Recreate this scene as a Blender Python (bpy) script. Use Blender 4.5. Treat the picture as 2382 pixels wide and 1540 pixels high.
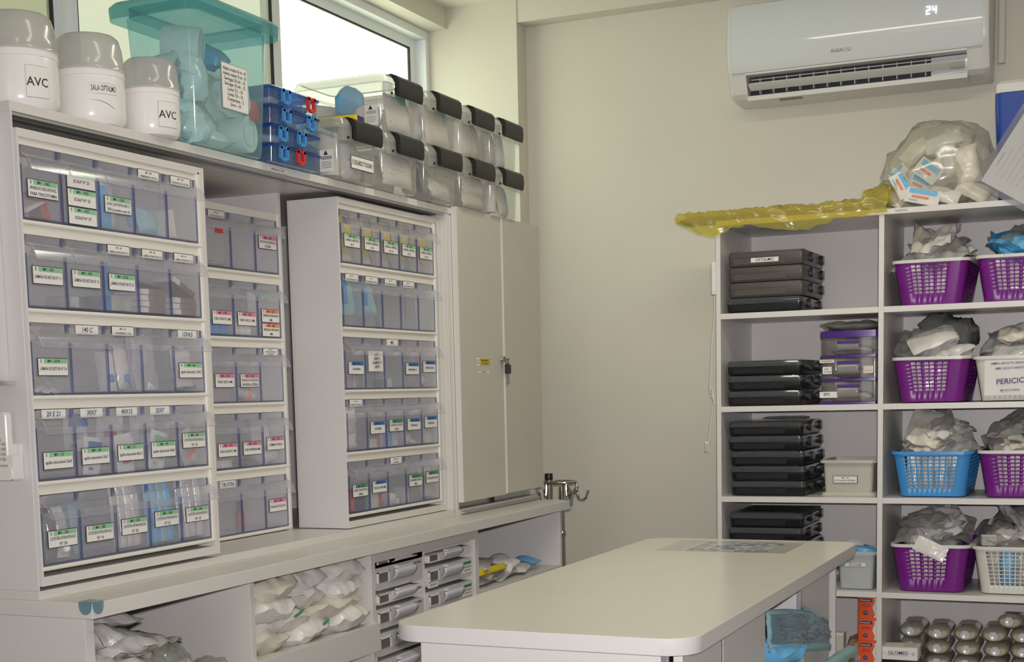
import bpy, math, random
from mathutils import Vector, Matrix, Euler, noise

# ------------------------------------------------------------------ camera, sky, lights, exposure
scene = bpy.context.scene
for o in list(bpy.data.objects):
    bpy.data.objects.remove(o)
C = scene.collection

cam_data = bpy.data.cameras.new('camera')
cam = bpy.data.objects.new('camera', cam_data)
C.objects.link(cam)
R_ = Vector((0.91015318, 0.41359939, -0.02359509))
U_ = Vector((-0.02438536, 0.11034435, 0.99359422))
F_ = Vector((-0.41355355, 0.90374757, -0.11051603))
M = Matrix((R_, U_, -F_)).transposed().to_4x4()
M.translation = Vector((0, 0, 1.32))
cam.matrix_world = M
cam_data.sensor_fit = 'HORIZONTAL'
cam_data.sensor_width = 36.0
cam_data.lens = 36.0 * 3299.44 / 2382.0
cam_data.shift_x = (1191.0 - 1141.05) / 2382.0
cam_data.shift_y = (1279.66 - 770.0) / 2382.0
cam_data.clip_start = 0.05
scene.camera = cam

world = bpy.data.worlds.new('sky')
scene.world = world
world.use_nodes = True
bg = world.node_tree.nodes['Background']
bg.inputs[0].default_value = (0.93, 1.0, 0.76, 1)
bg.inputs[1].default_value = 3.7

def area(name, loc, size, power, color, rot=(0, 0, 0), portal=False, spread=180):
    l = bpy.data.lights.new(name, 'AREA')
    l.shape = 'RECTANGLE'; l.size, l.size_y = size
    l.energy = power; l.color = color; l.spread = math.radians(spread)
    o = bpy.data.objects.new(name, l); C.objects.link(o)
    o.location = loc; o.rotation_euler = rot
    if portal: l.cycles.is_portal = True
    return o
# ceiling tubes of the room, a weak fill light added behind the camera, and the camera's own flash just above the lens
area('ceiling_tube_lamp', (-0.6, 2.0, 2.74), (1.25, 0.16), 5.0, (1.0, 0.955, 0.80))
area('ceiling_tube_lamp', (-0.75, 3.5, 2.74), (1.25, 0.16), 13.0, (1.0, 0.955, 0.80))
area('rear_fill', (-0.7, -3.9, 1.85), (1.0, 1.6), 15.0, (1.0, 0.97, 0.92), (math.radians(88), 0, math.radians(2)))
fl = area('camera_flash', (0.03, 0.01, 1.385), (0.055, 0.035), 26.0, (1.0, 0.955, 0.985), spread=112)
fl.rotation_euler = Vector((-0.24, 0.97, 0.01)).to_track_quat('-Z', 'Y').to_euler()
area('window_light_portal', (-2.70, 3.6, 2.35), (0.8, 3.1), 1, (1, 1, 1), (0, -math.pi / 2, 0), portal=True)

scene.view_settings.view_transform = 'Standard'
scene.view_settings.look = 'None'
scene.view_settings.gamma = 1.0
scene.view_settings.use_curve_mapping = False
scene.view_settings.exposure = 0.0
scene.cycles.max_bounces = 7
scene.cycles.diffuse_bounces = 3
scene.cycles.glossy_bounces = 3
scene.cycles.transmission_bounces = 4
scene.cycles.transparent_max_bounces = 28
scene.cycles.caustics_reflective = False
scene.cycles.caustics_refractive = False
scene.cycles.sample_clamp_indirect = 4.0

# ------------------------------------------------------------------ materials
MATS = {}
def principled(name, col, rough=0.5, metal=0.0, noise_amt=0.0, scale=30.0, bump=0.0, spec=0.5, emit=None, aniso_scale=None):
    m = bpy.data.materials.new(name); m.use_nodes = True
    nt = m.node_tree; b = nt.nodes['Principled BSDF']
    b.inputs['Base Color'].default_value = (*col, 1)
    b.inputs['Roughness'].default_value = rough
    b.inputs['Metallic'].default_value = metal
    b.inputs['Specular IOR Level'].default_value = spec
    if emit:
        b.inputs['Emission Color'].default_value = (*col, 1); b.inputs['Emission Strength'].default_value = emit
    if noise_amt or bump:
        tc = nt.nodes.new('ShaderNodeTexCoord'); n = nt.nodes.new('ShaderNodeTexNoise')
        n.inputs['Scale'].default_value = scale; n.inputs['Detail'].default_value = 4
        if aniso_scale:
            mp = nt.nodes.new('ShaderNodeMapping'); mp.inputs['Scale'].default_value = aniso_scale
            nt.links.new(tc.outputs['Object'], mp.inputs[0]); nt.links.new(mp.outputs[0], n.inputs['Vector'])
        else:
            nt.links.new(tc.outputs['Object'], n.inputs['Vector'])
        if noise_amt:
            r = nt.nodes.new('ShaderNodeValToRGB')
            r.color_ramp.elements[0].position = 0.3; r.color_ramp.elements[1].position = 0.7
            r.color_ramp.elements[0].color = (*[c * (1 - noise_amt) for c in col], 1)
            r.color_ramp.elements[1].color = (*[min(1, c * (1 + noise_amt)) for c in col], 1)
            nt.links.new(n.outputs['Fac'], r.inputs[0]); nt.links.new(r.outputs[0], b.inputs['Base Color'])
        if bump:
            bp = nt.nodes.new('ShaderNodeBump'); bp.inputs['Strength'].default_value = bump; bp.inputs['Distance'].default_value = 0.004
            nt.links.new(n.outputs['Fac'], bp.inputs['Height']); nt.links.new(bp.outputs[0], b.inputs['Normal'])
    MATS[name] = m
    return m
def clear(name, tint, haze_col, haze, rough=0.06, ior=1.45, refl=1.0):
    """see-through plastic film or sheet: tinted straight-through light, a little milky haze, Fresnel gloss"""
    m = bpy.data.materials.new(name); m.use_nodes = True
    nt = m.node_tree; nt.nodes.clear()
    out = nt.nodes.new('ShaderNodeOutputMaterial')
    tr = nt.nodes.new('ShaderNodeBsdfTransparent'); tr.inputs[0].default_value = (*tint, 1)
    df = nt.nodes.new('ShaderNodeBsdfDiffuse'); df.inputs[0].default_value = (*haze_col, 1)
    tl = nt.nodes.new('ShaderNodeBsdfTranslucent'); tl.inputs[0].default_value = (*haze_col, 1)
    dm = nt.nodes.new('ShaderNodeMixShader'); dm.inputs[0].default_value = 0.4
    nt.links.new(df.outputs[0], dm.inputs[1]); nt.links.new(tl.outputs[0], dm.inputs[2])
    mx = nt.nodes.new('ShaderNodeMixShader'); mx.inputs[0].default_value = haze
    nt.links.new(tr.outputs[0], mx.inputs[1]); nt.links.new(dm.outputs[0], mx.inputs[2])
    gl = nt.nodes.new('ShaderNodeBsdfGlossy'); gl.inputs['Roughness'].default_value = rough
    gl.inputs[0].default_value = (refl, refl, refl, 1)
    lw = nt.nodes.new('ShaderNodeLayerWeight'); lw.inputs['Blend'].default_value = 0.5
    pw = nt.nodes.new('ShaderNodeMath'); pw.operation = 'POWER'; pw.inputs[1].default_value = 4.0
    nt.links.new(lw.outputs['Facing'], pw.inputs[0])
    fr = nt.nodes.new('ShaderNodeMath'); fr.operation = 'MULTIPLY_ADD'; fr.inputs[1].default_value = 0.55; fr.inputs[2].default_value = 0.04
    nt.links.new(pw.outputs[0], fr.inputs[0])
    m2 = nt.nodes.new('ShaderNodeMixShader')
    nt.links.new(fr.outputs[0], m2.inputs[0]); nt.links.new(mx.outputs[0], m2.inputs[1]); nt.links.new(gl.outputs[0], m2.inputs[2])
    nt.links.new(m2.outputs[0], out.inputs[0])
    MATS[name] = m
    return m

principled('wall_paint', (0.69, 0.655, 0.575), 0.5, noise_amt=0.02, scale=3, bump=0.04, spec=0.3)
principled('ceiling_paint', (0.75, 0.74, 0.66), 0.7, noise_amt=0.02, scale=3)
principled('floor_tile', (0.55, 0.53, 0.49), 0.3, noise_amt=0.06, scale=6)
principled('laminate', (0.70, 0.675, 0.63), 0.38, noise_amt=0.015, scale=8)
principled('laminate_cool', (0.705, 0.685, 0.67), 0.36, noise_amt=0.012, scale=8)
principled('door_laminate', (0.585, 0.55, 0.475), 0.35, noise_amt=0.012, scale=8)
principled('island_top', (0.80, 0.765, 0.665), 0.22, noise_amt=0.012, scale=5)
principled('shelf_laminate', (0.755, 0.73, 0.695), 0.35, noise_amt=0.015, scale=8)
principled('aluminium', (0.55, 0.56, 0.57), 0.35, 0.85)
principled('window_frame', (0.84, 0.87, 0.89), 0.4)
principled('rubber', (0.015, 0.016, 0.015), 0.6)
principled('white_plastic', (0.80, 0.78, 0.74), 0.3)
principled('housing_white', (0.80, 0.77, 0.69), 0.35)
principled('jar_white', (0.86, 0.84, 0.81), 0.22)
principled('chrome', (0.52, 0.51, 0.49), 0.14, 1.0)
principled('black_plastic', (0.012, 0.012, 0.014), 0.3)
principled('latch_black', (0.020, 0.020, 0.019), 0.42)
principled('dark_gap', (0.03, 0.03, 0.03), 0.8)
principled('paper', (0.82, 0.80, 0.76), 0.6)
principled('ink', (0.03, 0.03, 0.035), 0.6)
principled('ink_blue', (0.04, 0.06, 0.20), 0.6)
principled('band_green', (0.27, 0.58, 0.32), 0.6)
principled('band_dark_green', (0.06, 0.30, 0.14), 0.6)
principled('band_pink', (0.78, 0.22, 0.36), 0.6)
principled('band_orange', (0.85, 0.28, 0.13), 0.6)
principled('band_blue', (0.03, 0.16, 0.45), 0.6)
principled('red', (0.62, 0.04, 0.03), 0.4)
principled('orange_card', (0.83, 0.10, 0.015), 0.45)
principled('teal_card', (0.03, 0.33, 0.33), 0.5)
principled('green_card', (0.05, 0.35, 0.14), 0.5)
principled('yellow_card', (0.80, 0.62, 0.02), 0.5)
principled('yellow_sticker', (0.62, 0.50, 0.08), 0.5)
principled('brown_card', (0.27, 0.17, 0.10), 0.7, noise_amt=0.1, scale=40)
principled('grey_brown_box', (0.22, 0.16, 0.13), 0.6)
principled('navy', (0.02, 0.03, 0.13), 0.4)
principled('blue_card', (0.06, 0.27, 0.62), 0.45)
principled('sky_blue', (0.16, 0.48, 0.78), 0.4)
principled('blue_cooler', (0.008, 0.055, 0.36), 0.4)
principled('purple', (0.185, 0.010, 0.235), 0.32)
principled('basket_blue', (0.055, 0.31, 0.70), 0.35)
principled('basket_white', (0.72, 0.72, 0.66), 0.35)
principled('violet', (0.075, 0.018, 0.22), 0.3)
principled('beige_bin', (0.52, 0.50, 0.43), 0.4)
principled('case_black', (0.010, 0.010, 0.012), 0.28)
principled('case_taupe', (0.085, 0.072, 0.066), 0.4)
principled('drawer_grey', (0.60, 0.58, 0.58), 0.32)
principled('drawer_window', (0.16, 0.15, 0.14), 0.2)
principled('ac_white', (0.76, 0.79, 0.80), 0.07)
principled('ac_body', (0.74, 0.73, 0.70), 0.35)
principled('ac_dark', (0.03, 0.03, 0.04), 0.5)
principled('led', (0.85, 0.9, 1.0), 0.5, emit=1.6)
principled('gauze_white', (0.80, 0.77, 0.72), 0.75, noise_amt=0.05, scale=60, bump=0.3)
principled('pack_white', (0.78, 0.75, 0.71), 0.20, noise_amt=0.06, scale=40, bump=0.55)
principled('pack_cream', (0.74, 0.69, 0.58), 0.3, noise_amt=0.06, scale=35, bump=0.35)
principled('pack_grey', (0.46, 0.45, 0.42), 0.15, noise_amt=0.25, scale=28, bump=0.7)
principled('pack_silver', (0.60, 0.59, 0.57), 0.13, noise_amt=0.22, scale=30, bump=0.7)
principled('pack_dark', (0.16, 0.165, 0.165), 0.15, noise_amt=0.3, scale=22, bump=0.5)
principled('pack_teal', (0.33, 0.55, 0.60), 0.4, noise_amt=0.08, scale=30, bump=0.3)
principled('pack_blue', (0.06, 0.28, 0.55), 0.25, noise_amt=0.1, scale=30, bump=0.3)
principled('bag_blue_glossy', (0.15, 0.25, 0.31), 0.08, noise_amt=0.35, scale=9, bump=0.25)
principled('handle_grey', (0.66, 0.65, 0.69), 0.16)
principled('logo_grey', (0.22, 0.23, 0.24), 0.4)
principled('print_faint', (0.60, 0.60, 0.60), 0.6)
principled('bag_brown', (0.30, 0.21, 0.16), 0.35, noise_amt=0.15, scale=14, bump=0.4)
principled('saline', (0.74, 0.67, 0.50), 0.25)
principled('cap_silver', (0.80, 0.80, 0.80), 0.22, 0.15, noise_amt=0.25, scale=120)
principled('skin_vial', (0.70, 0.70, 0.66), 0.15)
clear('clear_bin', (0.985, 0.987, 0.995), (0.86, 0.87, 0.98), 0.16, 0.16)
clear('bin_edge', (0.66, 0.69, 0.84), (0.30, 0.33, 0.52), 0.28, 0.1)
clear('clear_box', (0.93, 0.93, 0.925), (0.76, 0.76, 0.73), 0.30, 0.12)
clear('clear_lid', (0.86, 0.86, 0.85), (0.74, 0.74, 0.71), 0.42, 0.14)
clear('jar_lid', (0.84, 0.84, 0.83), (0.76, 0.75, 0.73), 0.68, 0.16)
clear('teal_clear', (0.76, 0.93, 0.94), (0.46, 0.74, 0.79), 0.24, 0.14)
clear('teal_rim', (0.50, 0.80, 0.80), (0.15, 0.46, 0.48), 0.45, 0.16)
clear('blue_clear', (0.74, 0.84, 0.95), (0.32, 0.48, 0.72), 0.22, 0.1)
clear('blue_lid', (0.30, 0.50, 0.90), (0.03, 0.12, 0.45), 0.55, 0.12)
clear('smoke_clear', (0.62, 0.65, 0.66), (0.20, 0.22, 0.23), 0.50, 0.08)
clear('drawer_clear', (0.86, 0.85, 0.84), (0.55, 0.53, 0.50), 0.12, 0.08)
clear('bag_clear', (0.95, 0.95, 0.92), (0.68, 0.66, 0.58), 0.20, 0.12)
clear('bin_milky', (0.90, 0.92, 0.92), (0.88, 0.91, 0.91), 0.66, 0.2)
clear('bottle_clear', (0.96, 0.96, 0.93), (0.82, 0.79, 0.68), 0.34, 0.12)
clear('film', (0.96, 0.96, 0.97), (0.7, 0.7, 0.72), 0.10, 0.1)
clear('window_glass', (0.97, 0.98, 0.97), (0.8, 0.82, 0.8), 0.01, 0.03)
clear('window_film', (0.36, 0.36, 0.32), (0.75, 0.75, 0.62), 0.05, 0.3)
clear('window_film_pale', (0.475, 0.475, 0.465), (0.75, 0.75, 0.62), 0.05, 0.3)
clear('bag_yellow', (0.92, 0.84, 0.28), (0.82, 0.72, 0.18), 0.46, 0.2)
clear('pack_film', (0.85, 0.85, 0.84), (0.66, 0.65, 0.62), 0.40, 0.08)
clear('guard_teal', (0.72, 0.84, 0.88), (0.38, 0.56, 0.63), 0.36, 0.1)

def spotted(name, base, spots, scale=70.0, amount=0.22, rough=0.25):
    """white wrapping with a scattered small print"""
    m = principled(name, base, rough, bump=0.4, scale=35); nt = m.node_tree; b = nt.nodes['Principled BSDF']
    tc = nt.nodes.new('ShaderNodeTexCoord'); v = nt.nodes.new('ShaderNodeTexVoronoi'); v.inputs['Scale'].default_value = scale; v.inputs['Randomness'].default_value = 0.35
    nt.links.new(tc.outputs['Object'], v.inputs['Vector'])
    r = nt.nodes.new('ShaderNodeValToRGB'); r.color_ramp.interpolation = 'CONSTANT'
    r.color_ramp.elements[0].color = (*spots, 1); r.color_ramp.elements[1].color = (*base, 1); r.color_ramp.elements[1].position = amount
    nt.links.new(v.outputs['Distance'], r.inputs[0]); nt.links.new(r.outputs[0], b.inputs['Base Color'])
spotted('pack_print', (0.78, 0.74, 0.71), (0.58, 0.40, 0.40))
spotted('pack_print_blue', (0.76, 0.75, 0.74), (0.35, 0.48, 0.60), 60, 0.2)

# ------------------------------------------------------------------ mesh helpers
TXT = {}
def text_geo(s):
    if s not in TXT:
        cu = bpy.data.curves.new('t', 'FONT'); cu.body = s; cu.resolution_u = 2; cu.align_x = 'CENTER'; cu.align_y = 'CENTER'; cu.offset = 0.012
        ob = bpy.data.objects.new('t', cu)
        me = ob.to_mesh()
        v = [(p.co.x, p.co.y) for p in me.vertices]; f = [tuple(p.vertices) for p in me.polygons]
        ob.to_mesh_clear(); bpy.data.objects.remove(ob); bpy.data.curves.remove(cu)
        w = (max(a for a, b in v) - min(a for a, b in v)) if v else 1
        TXT[s] = (v, f, w)
    return TXT[s]

class MB:
    def __init__(s): s.v = []; s.f = []; s.m = []
    def add(s, vs, fs, m=0):
        n = len(s.v); s.v += [tuple(p) for p in vs]; s.f += [tuple(i + n for i in f) for f in fs]; s.m += [m] * len(fs); return s
    def box(s, x0, x1, y0, y1, z0, z1, m=0):
        return s.add([(x0, y0, z0), (x1, y0, z0), (x1, y1, z0), (x0, y1, z0), (x0, y0, z1), (x1, y0, z1), (x1, y1, z1), (x0, y1, z1)],
                     [(0, 3, 2, 1), (4, 5, 6, 7), (0, 1, 5, 4), (1, 2, 6, 5), (2, 3, 7, 6), (3, 0, 4, 7)], m)
    def loft(s, rings, m=0, cap0=True, cap1=True, closed=True):
        n = len(rings[0]); vs = [p for r in rings for p in r]; fs = []
        for i in range(len(rings) - 1):
            for j in range(n if closed else n - 1):
                k = (j + 1) % n
                fs.append((i * n + j, i * n + k, (i + 1) * n + k, (i + 1) * n + j))
        if cap0: fs.append(tuple(reversed(range(n))))
        if cap1: fs.append(tuple((len(rings) - 1) * n + j for j in range(n)))
        return s.add(vs, fs, m)
    def lathe(s, prof, c=(0, 0, 0), n=32, m=0, cap0=True, cap1=True, axis='z'):
        rings = []
        for r, h in prof:
            ring = []
            for k in range(n):
                a = 2 * math.pi * k / n; x, y = r * math.cos(a), r * math.sin(a)
                if axis == 'z': p = (c[0] + x, c[1] + y, c[2] + h)
                elif axis == 'x': p = (c[0] + h, c[1] + x, c[2] + y)
                else: p = (c[0] + y, c[1] + h, c[2] + x)
                ring.append(p)
            rings.append(ring)
        return s.loft(rings, m, cap0, cap1)
    def tube(s, path, r, n=10, m=0):
        pts = [Vector(p) for p in path]; rings = []
        up = Vector((0, 0, 1))
        for i, p in enumerate(pts):
            d = (pts[min(i + 1, len(pts) - 1)] - pts[max(i - 1, 0)]).normalized()
            a = d.cross(up) if abs(d.dot(up)) < 0.95 else d.cross(Vector((1, 0, 0)))
            a.normalize(); b = d.cross(a)
            rings.append([p + r * (math.cos(2 * math.pi * k / n) * a + math.sin(2 * math.pi * k / n) * b) for k in range(n)])
        return s.loft(rings, m)
    def rprism(s, x0, x1, y0, y1, z0, z1, r, m=0, n=5, axis='z', bev=0.0):
        """box with the four edges along one axis rounded"""
        def ring(h, ins=0.0):
            pts = []
            if axis == 'z': a0, a1, b0, b1 = x0, x1, y0, y1
            elif axis == 'y': a0, a1, b0, b1 = x0, x1, z0, z1
            else: a0, a1, b0, b1 = y0, y1, z0, z1
            a0 += ins; a1 -= ins; b0 += ins; b1 -= ins
            rr = max(r - ins, 1e-4)
            for (ca, cb, st) in ((a1 - rr, b1 - rr, 0), (a0 + rr, b1 - rr, 90), (a0 + rr, b0 + rr, 180), (a1 - rr, b0 + rr, 270)):
                for k in range(n + 1):
                    t = math.radians(st + 90 * k / n); a, b = ca + rr * math.cos(t), cb + rr * math.sin(t)
                    pts.append((a, b, h) if axis == 'z' else (a, h, b) if axis == 'y' else (h, a, b))
            return pts
        h0, h1 = (z0, z1) if axis == 'z' else (y0, y1) if axis == 'y' else (x0, x1)
        if bev > 0:
            rs = [ring(h0, bev), ring(h0 + bev), ring(h1 - bev), ring(h1, bev)]
        else:
            rs = [ring(h0), ring(h1)]
        return s.loft(rs, m)
    def grid(s, nu, nv, fn, m=0):
        vs = [fn(i / nu, j / nv) for j in range(nv + 1) for i in range(nu + 1)]
        fs = [(j * (nu + 1) + i, j * (nu + 1) + i + 1, (j + 1) * (nu + 1) + i + 1, (j + 1) * (nu + 1) + i) for j in range(nv) for i in range(nu)]
        return s.add(vs, fs, m)
    def quad(s, p, u, v, m=0):
        p, u, v = Vector(p), Vector(u), Vector(v)
        return s.add([p, p + u, p + u + v, p + v], [(0, 1, 2, 3)], m)
    def text(s, st, c, u, v, size, m=0, fit=None):
        vs, fs, w = text_geo(st)
        u, v, c = Vector(u).normalized(), Vector(v).normalized(), Vector(c)
        sx = size
        if fit and w * size > fit: sx = fit / w
        return s.add([c + u * (a * sx) + v * (b * size) for a, b in vs], fs, m)
    def xf(s, mat, since=0):
        s.v[since:] = [tuple(mat @ Vector(p)) for p in s.v[since:]]; return s

ORG = {}
def link(o, parent):
    C.objects.link(o)
    if parent is not None: o.parent = parent
def obj(name, mb, mats, parent=None, smooth=True, solid=0.0, bevel=0.0, base=None, ang=38):
    me = bpy.data.meshes.new(name)
    org = ORG.get(parent.name, Vector((0, 0, 0))) if parent is not None else (Vector(base) if base else Vector((0, 0, 0)))
    me.from_pydata([tuple(Vector(p) - org) for p in mb.v], [], mb.f)
    if not isinstance(mats, (list, tuple)): mats = [mats]
    for mm in mats: me.materials.append(MATS[mm])
    me.polygons.foreach_set('material_index', mb.m)
    if smooth:
        me.polygons.foreach_set('use_smooth', [True] * len(me.polygons))
        me.set_sharp_from_angle(angle=math.radians(ang))
    me.update()
    o = bpy.data.objects.new(name, me); link(o, parent)
    if parent is None: o.location = org
    ORG[o.name] = org
    if solid:
        md = o.modifiers.new('solid', 'SOLIDIFY'); md.thickness = solid; md.offset = 0
    if bevel:
        md = o.modifiers.new('bevel', 'BEVEL'); md.width = bevel; md.segments = 2; md.limit_method = 'ANGLE'; md.harden_normals = False
    return o
def tag(o, label, cat, group=None):
    o['label'] = label; o['category'] = cat
    if group: o['group'] = group
    return o
def thing(name, label, cat, loc, group=None):
    o = bpy.data.objects.new(name, None); C.objects.link(o); o.location = loc; o.empty_display_size = 0.05
    ORG[o.name] = Vector(loc)
    return tag(o, label, cat, group)
def struct(name, mb, mats, parent=None, **k):
    o = obj(name, mb, mats, parent, **k); o['kind'] = 'structure'; return o
def dup(root, loc, label=None, rotz=None, group=None):
    r = root.copy(); C.objects.link(r); r.location = loc
    if rotz is not None: r.rotation_euler = (0, 0, rotz)
    if label: r['label'] = label
    if group: r['group'] = group
    ORG[r.name] = Vector(loc)
    for ch in root.children:
        c = ch.copy(); C.objects.link(c); c.parent = r
        for g in ch.children:
            d = g.copy(); C.objects.link(d); d.parent = c
    return r
def place(o, loc, rot=(0, 0, 0)):
    o.location = loc; o.rotation_euler = rot; return o

# ------------------------------------------------------------------ the room
XL, XR, YF, YB, ZC = -2.495, 2.1, -4.0, 5.25, 2.81
struct('floor', MB().box(-2.75, XR + .1, YF - .1, YB + .15, -.05, 0), 'floor_tile', smooth=False)
struct('ceiling', MB().box(-2.75, XR + .1, YF - .1, YB + .15, ZC, ZC + .05), 'ceiling_paint', smooth=False)
# left wall: solid below the sill and before the window, a head above it; the window sits in the depth of the wall
wl = MB()
wl.box(-2.66, XL, YF, 5.16, 0, 1.96); wl.box(-2.66, XL, YF, 2.02, 1.96, ZC); wl.box(-2.66, XL, 2.02, 5.16, 2.732, ZC)
struct('wall_left', wl, 'wall_paint', smooth=False)
wb = MB()
wb.box(-2.66, XR, YB, YB + .1, 0, ZC)
wb.box(-2.66, -2.20, 5.16, YB, 0, ZC)
struct('wall_back', wb, 'wall_paint', smooth=False)
struct('trim_1', MB().box(-2.20, XR, 5.165, YB, 2.722, ZC), 'wall_paint', smooth=False)
struct('wall_right', MB().box(XR, XR + .1, YF, YB, 0, ZC), 'wall_paint', smooth=False)
struct('wall_front', MB().box(-2.66, XR, YF - .1, YF, 0, ZC), 'wall_paint', smooth=False)

# sliding window of three sashes in an aluminium frame
win = MB()
win.box(-2.655, -2.575, 2.02, 5.16, 2.70, 2.732); win.box(-2.655, -2.575, 2.02, 5.16, 1.96, 1.995)
win.box(-2.655, -2.575, 5.13, 5.16, 1.995, 2.70); win.box(-2.655, -2.575, 2.02, 2.05, 1.995, 2.70)
w1 = struct('window_1', win, 'window_frame', smooth=False, bevel=.003, base=(-2.615, 2.02, 1.96))
def sash(y0, y1, x, glass):
    m = MB(); t = .045
    m.box(x - .012, x + .012, y0, y0 + t, 1.995, 2.70); m.box(x - .012, x + .012, y1 - t, y1, 1.995, 2.70)
    m.box(x - .012, x + .012, y0 + t, y1 - t, 2.665, 2.70); m.box(x - .012, x + .012, y0 + t, y1 - t, 1.995, 2.035)
    for q in (y0 + t * .35, y0 + t * .7): m.box(x + .012, x + .016, q - .003, q + .003, 2.0, 2.69)
    s = obj('sash', m, 'window_frame', w1, smooth=False)
    g = MB(); g.box(x - .002, x + .002, y0 + t, y1 - t, 2.035, 2.665)
    obj('pane', g, glass, s, smooth=False)
    k = MB()
    k.box(x + .002, x + .010, y0 + t, y0 + t + .006, 2.035, 2.665); k.box(x + .002, x + .010, y1 - t - .007, y1 - t, 2.035, 2.665)
    k.box(x + .002, x + .008, y0 + t, y1 - t, 2.659, 2.665)
    obj('gasket', k, 'rubber', s, smooth=False)
sash(2.05, 3.095, -2.632, 'window_film')
sash(3.06, 4.10, -2.600, 'window_film_pale')
sash(4.07, 5.13, -2.632, 'window_glass')

# ------------------------------------------------------------------ worktop and base cabinets along the left wall
wt = thing('worktop', 'long white laminate worktop running under the wall cabinets', 'worktop', (-2.12, 3.29, .918))
obj('slab', MB().box(-2.49, -1.7577, 2.06, 4.523, .918, .948), 'laminate', wt, smooth=False, bevel=.0015)
def guard(y, sgn):
    m = MB(); x = -1.7577
    for (ax, s2) in (('x', 1), ('y', sgn)):
        pts = []
        for k in range(13):
            a = math.pi * (k / 12)
            pts.append((.026 * (1 - math.cos(a)) / 2 * 1.1, -.022 * math.sin(a) ** .7 if 0 < k < 12 else 0))
        ring0, ring1 = [], []
        for d, h in pts:
            if ax == 'x': ring0.append((x + .001, y - sgn * d, .9485 + h)); ring1.append((x + .004, y - sgn * d, .9485 + h))
            else: ring0.append((x - d, y + sgn * .001, .9485 + h)); ring1.append((x - d, y + sgn * .004, .9485 + h))
        m.loft([ring0, ring1])
    m.box(x - .028, x + .004, min(y - sgn * .028, y + sgn * .004), max(y - sgn * .028, y + sgn * .004), .9485, .9515)
    return m
obj('corner_guard', guard(2.06, -1), 'guard_teal', wt)
obj('corner_guard', guard(4.523, 1), 'guard_teal', wt)

base = thing('base_cabinet', 'open white base cabinet with cubbies under the long worktop', 'cabinet', (-2.12, 3.29, 0))
BX = -1.79
def panel(name, x0, x1, y0, y1, z0, z1, mat='laminate', parent=base):
    return obj(name, MB().box(x0, x1, y0, y1, z0, z1), mat, parent, smooth=False, bevel=.001)
panel('end_panel', -2.485, BX, 2.075, 2.10, 0, .918, 'laminate_cool')
panel('divider', -2.485, BX, 2.619, 2.637, 0, .918)
panel('divider', -2.485, BX, 3.170, 3.190, 0, .918)
panel('divider', -2.485, BX, 3.800, 3.826, 0, .918)
panel('end_panel', -2.485, BX, 4.485, 4.503, 0, .918, 'laminate_cool')
panel('back_panel', -2.49, -2.485, 2.075, 4.503, 0, .918)
panel('shelf_board', -2.485, BX - .002, 2.10, 2.619, .56, .578)
panel('shelf_board', -2.485, BX - .002, 2.637, 3.17, .712, .730)
panel('rail', BX - .018, BX + .012, 2.630, 3.186, .66, .733)
panel('shelf_board', -2.485, BX, 3.826, 4.485, .705, .727)
panel('rail', BX - .02, BX, 3.190, 3.800, .888, .918)
panel('plinth', -2.4, BX - .05, 2.10, 4.485, 0, .08)

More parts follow.
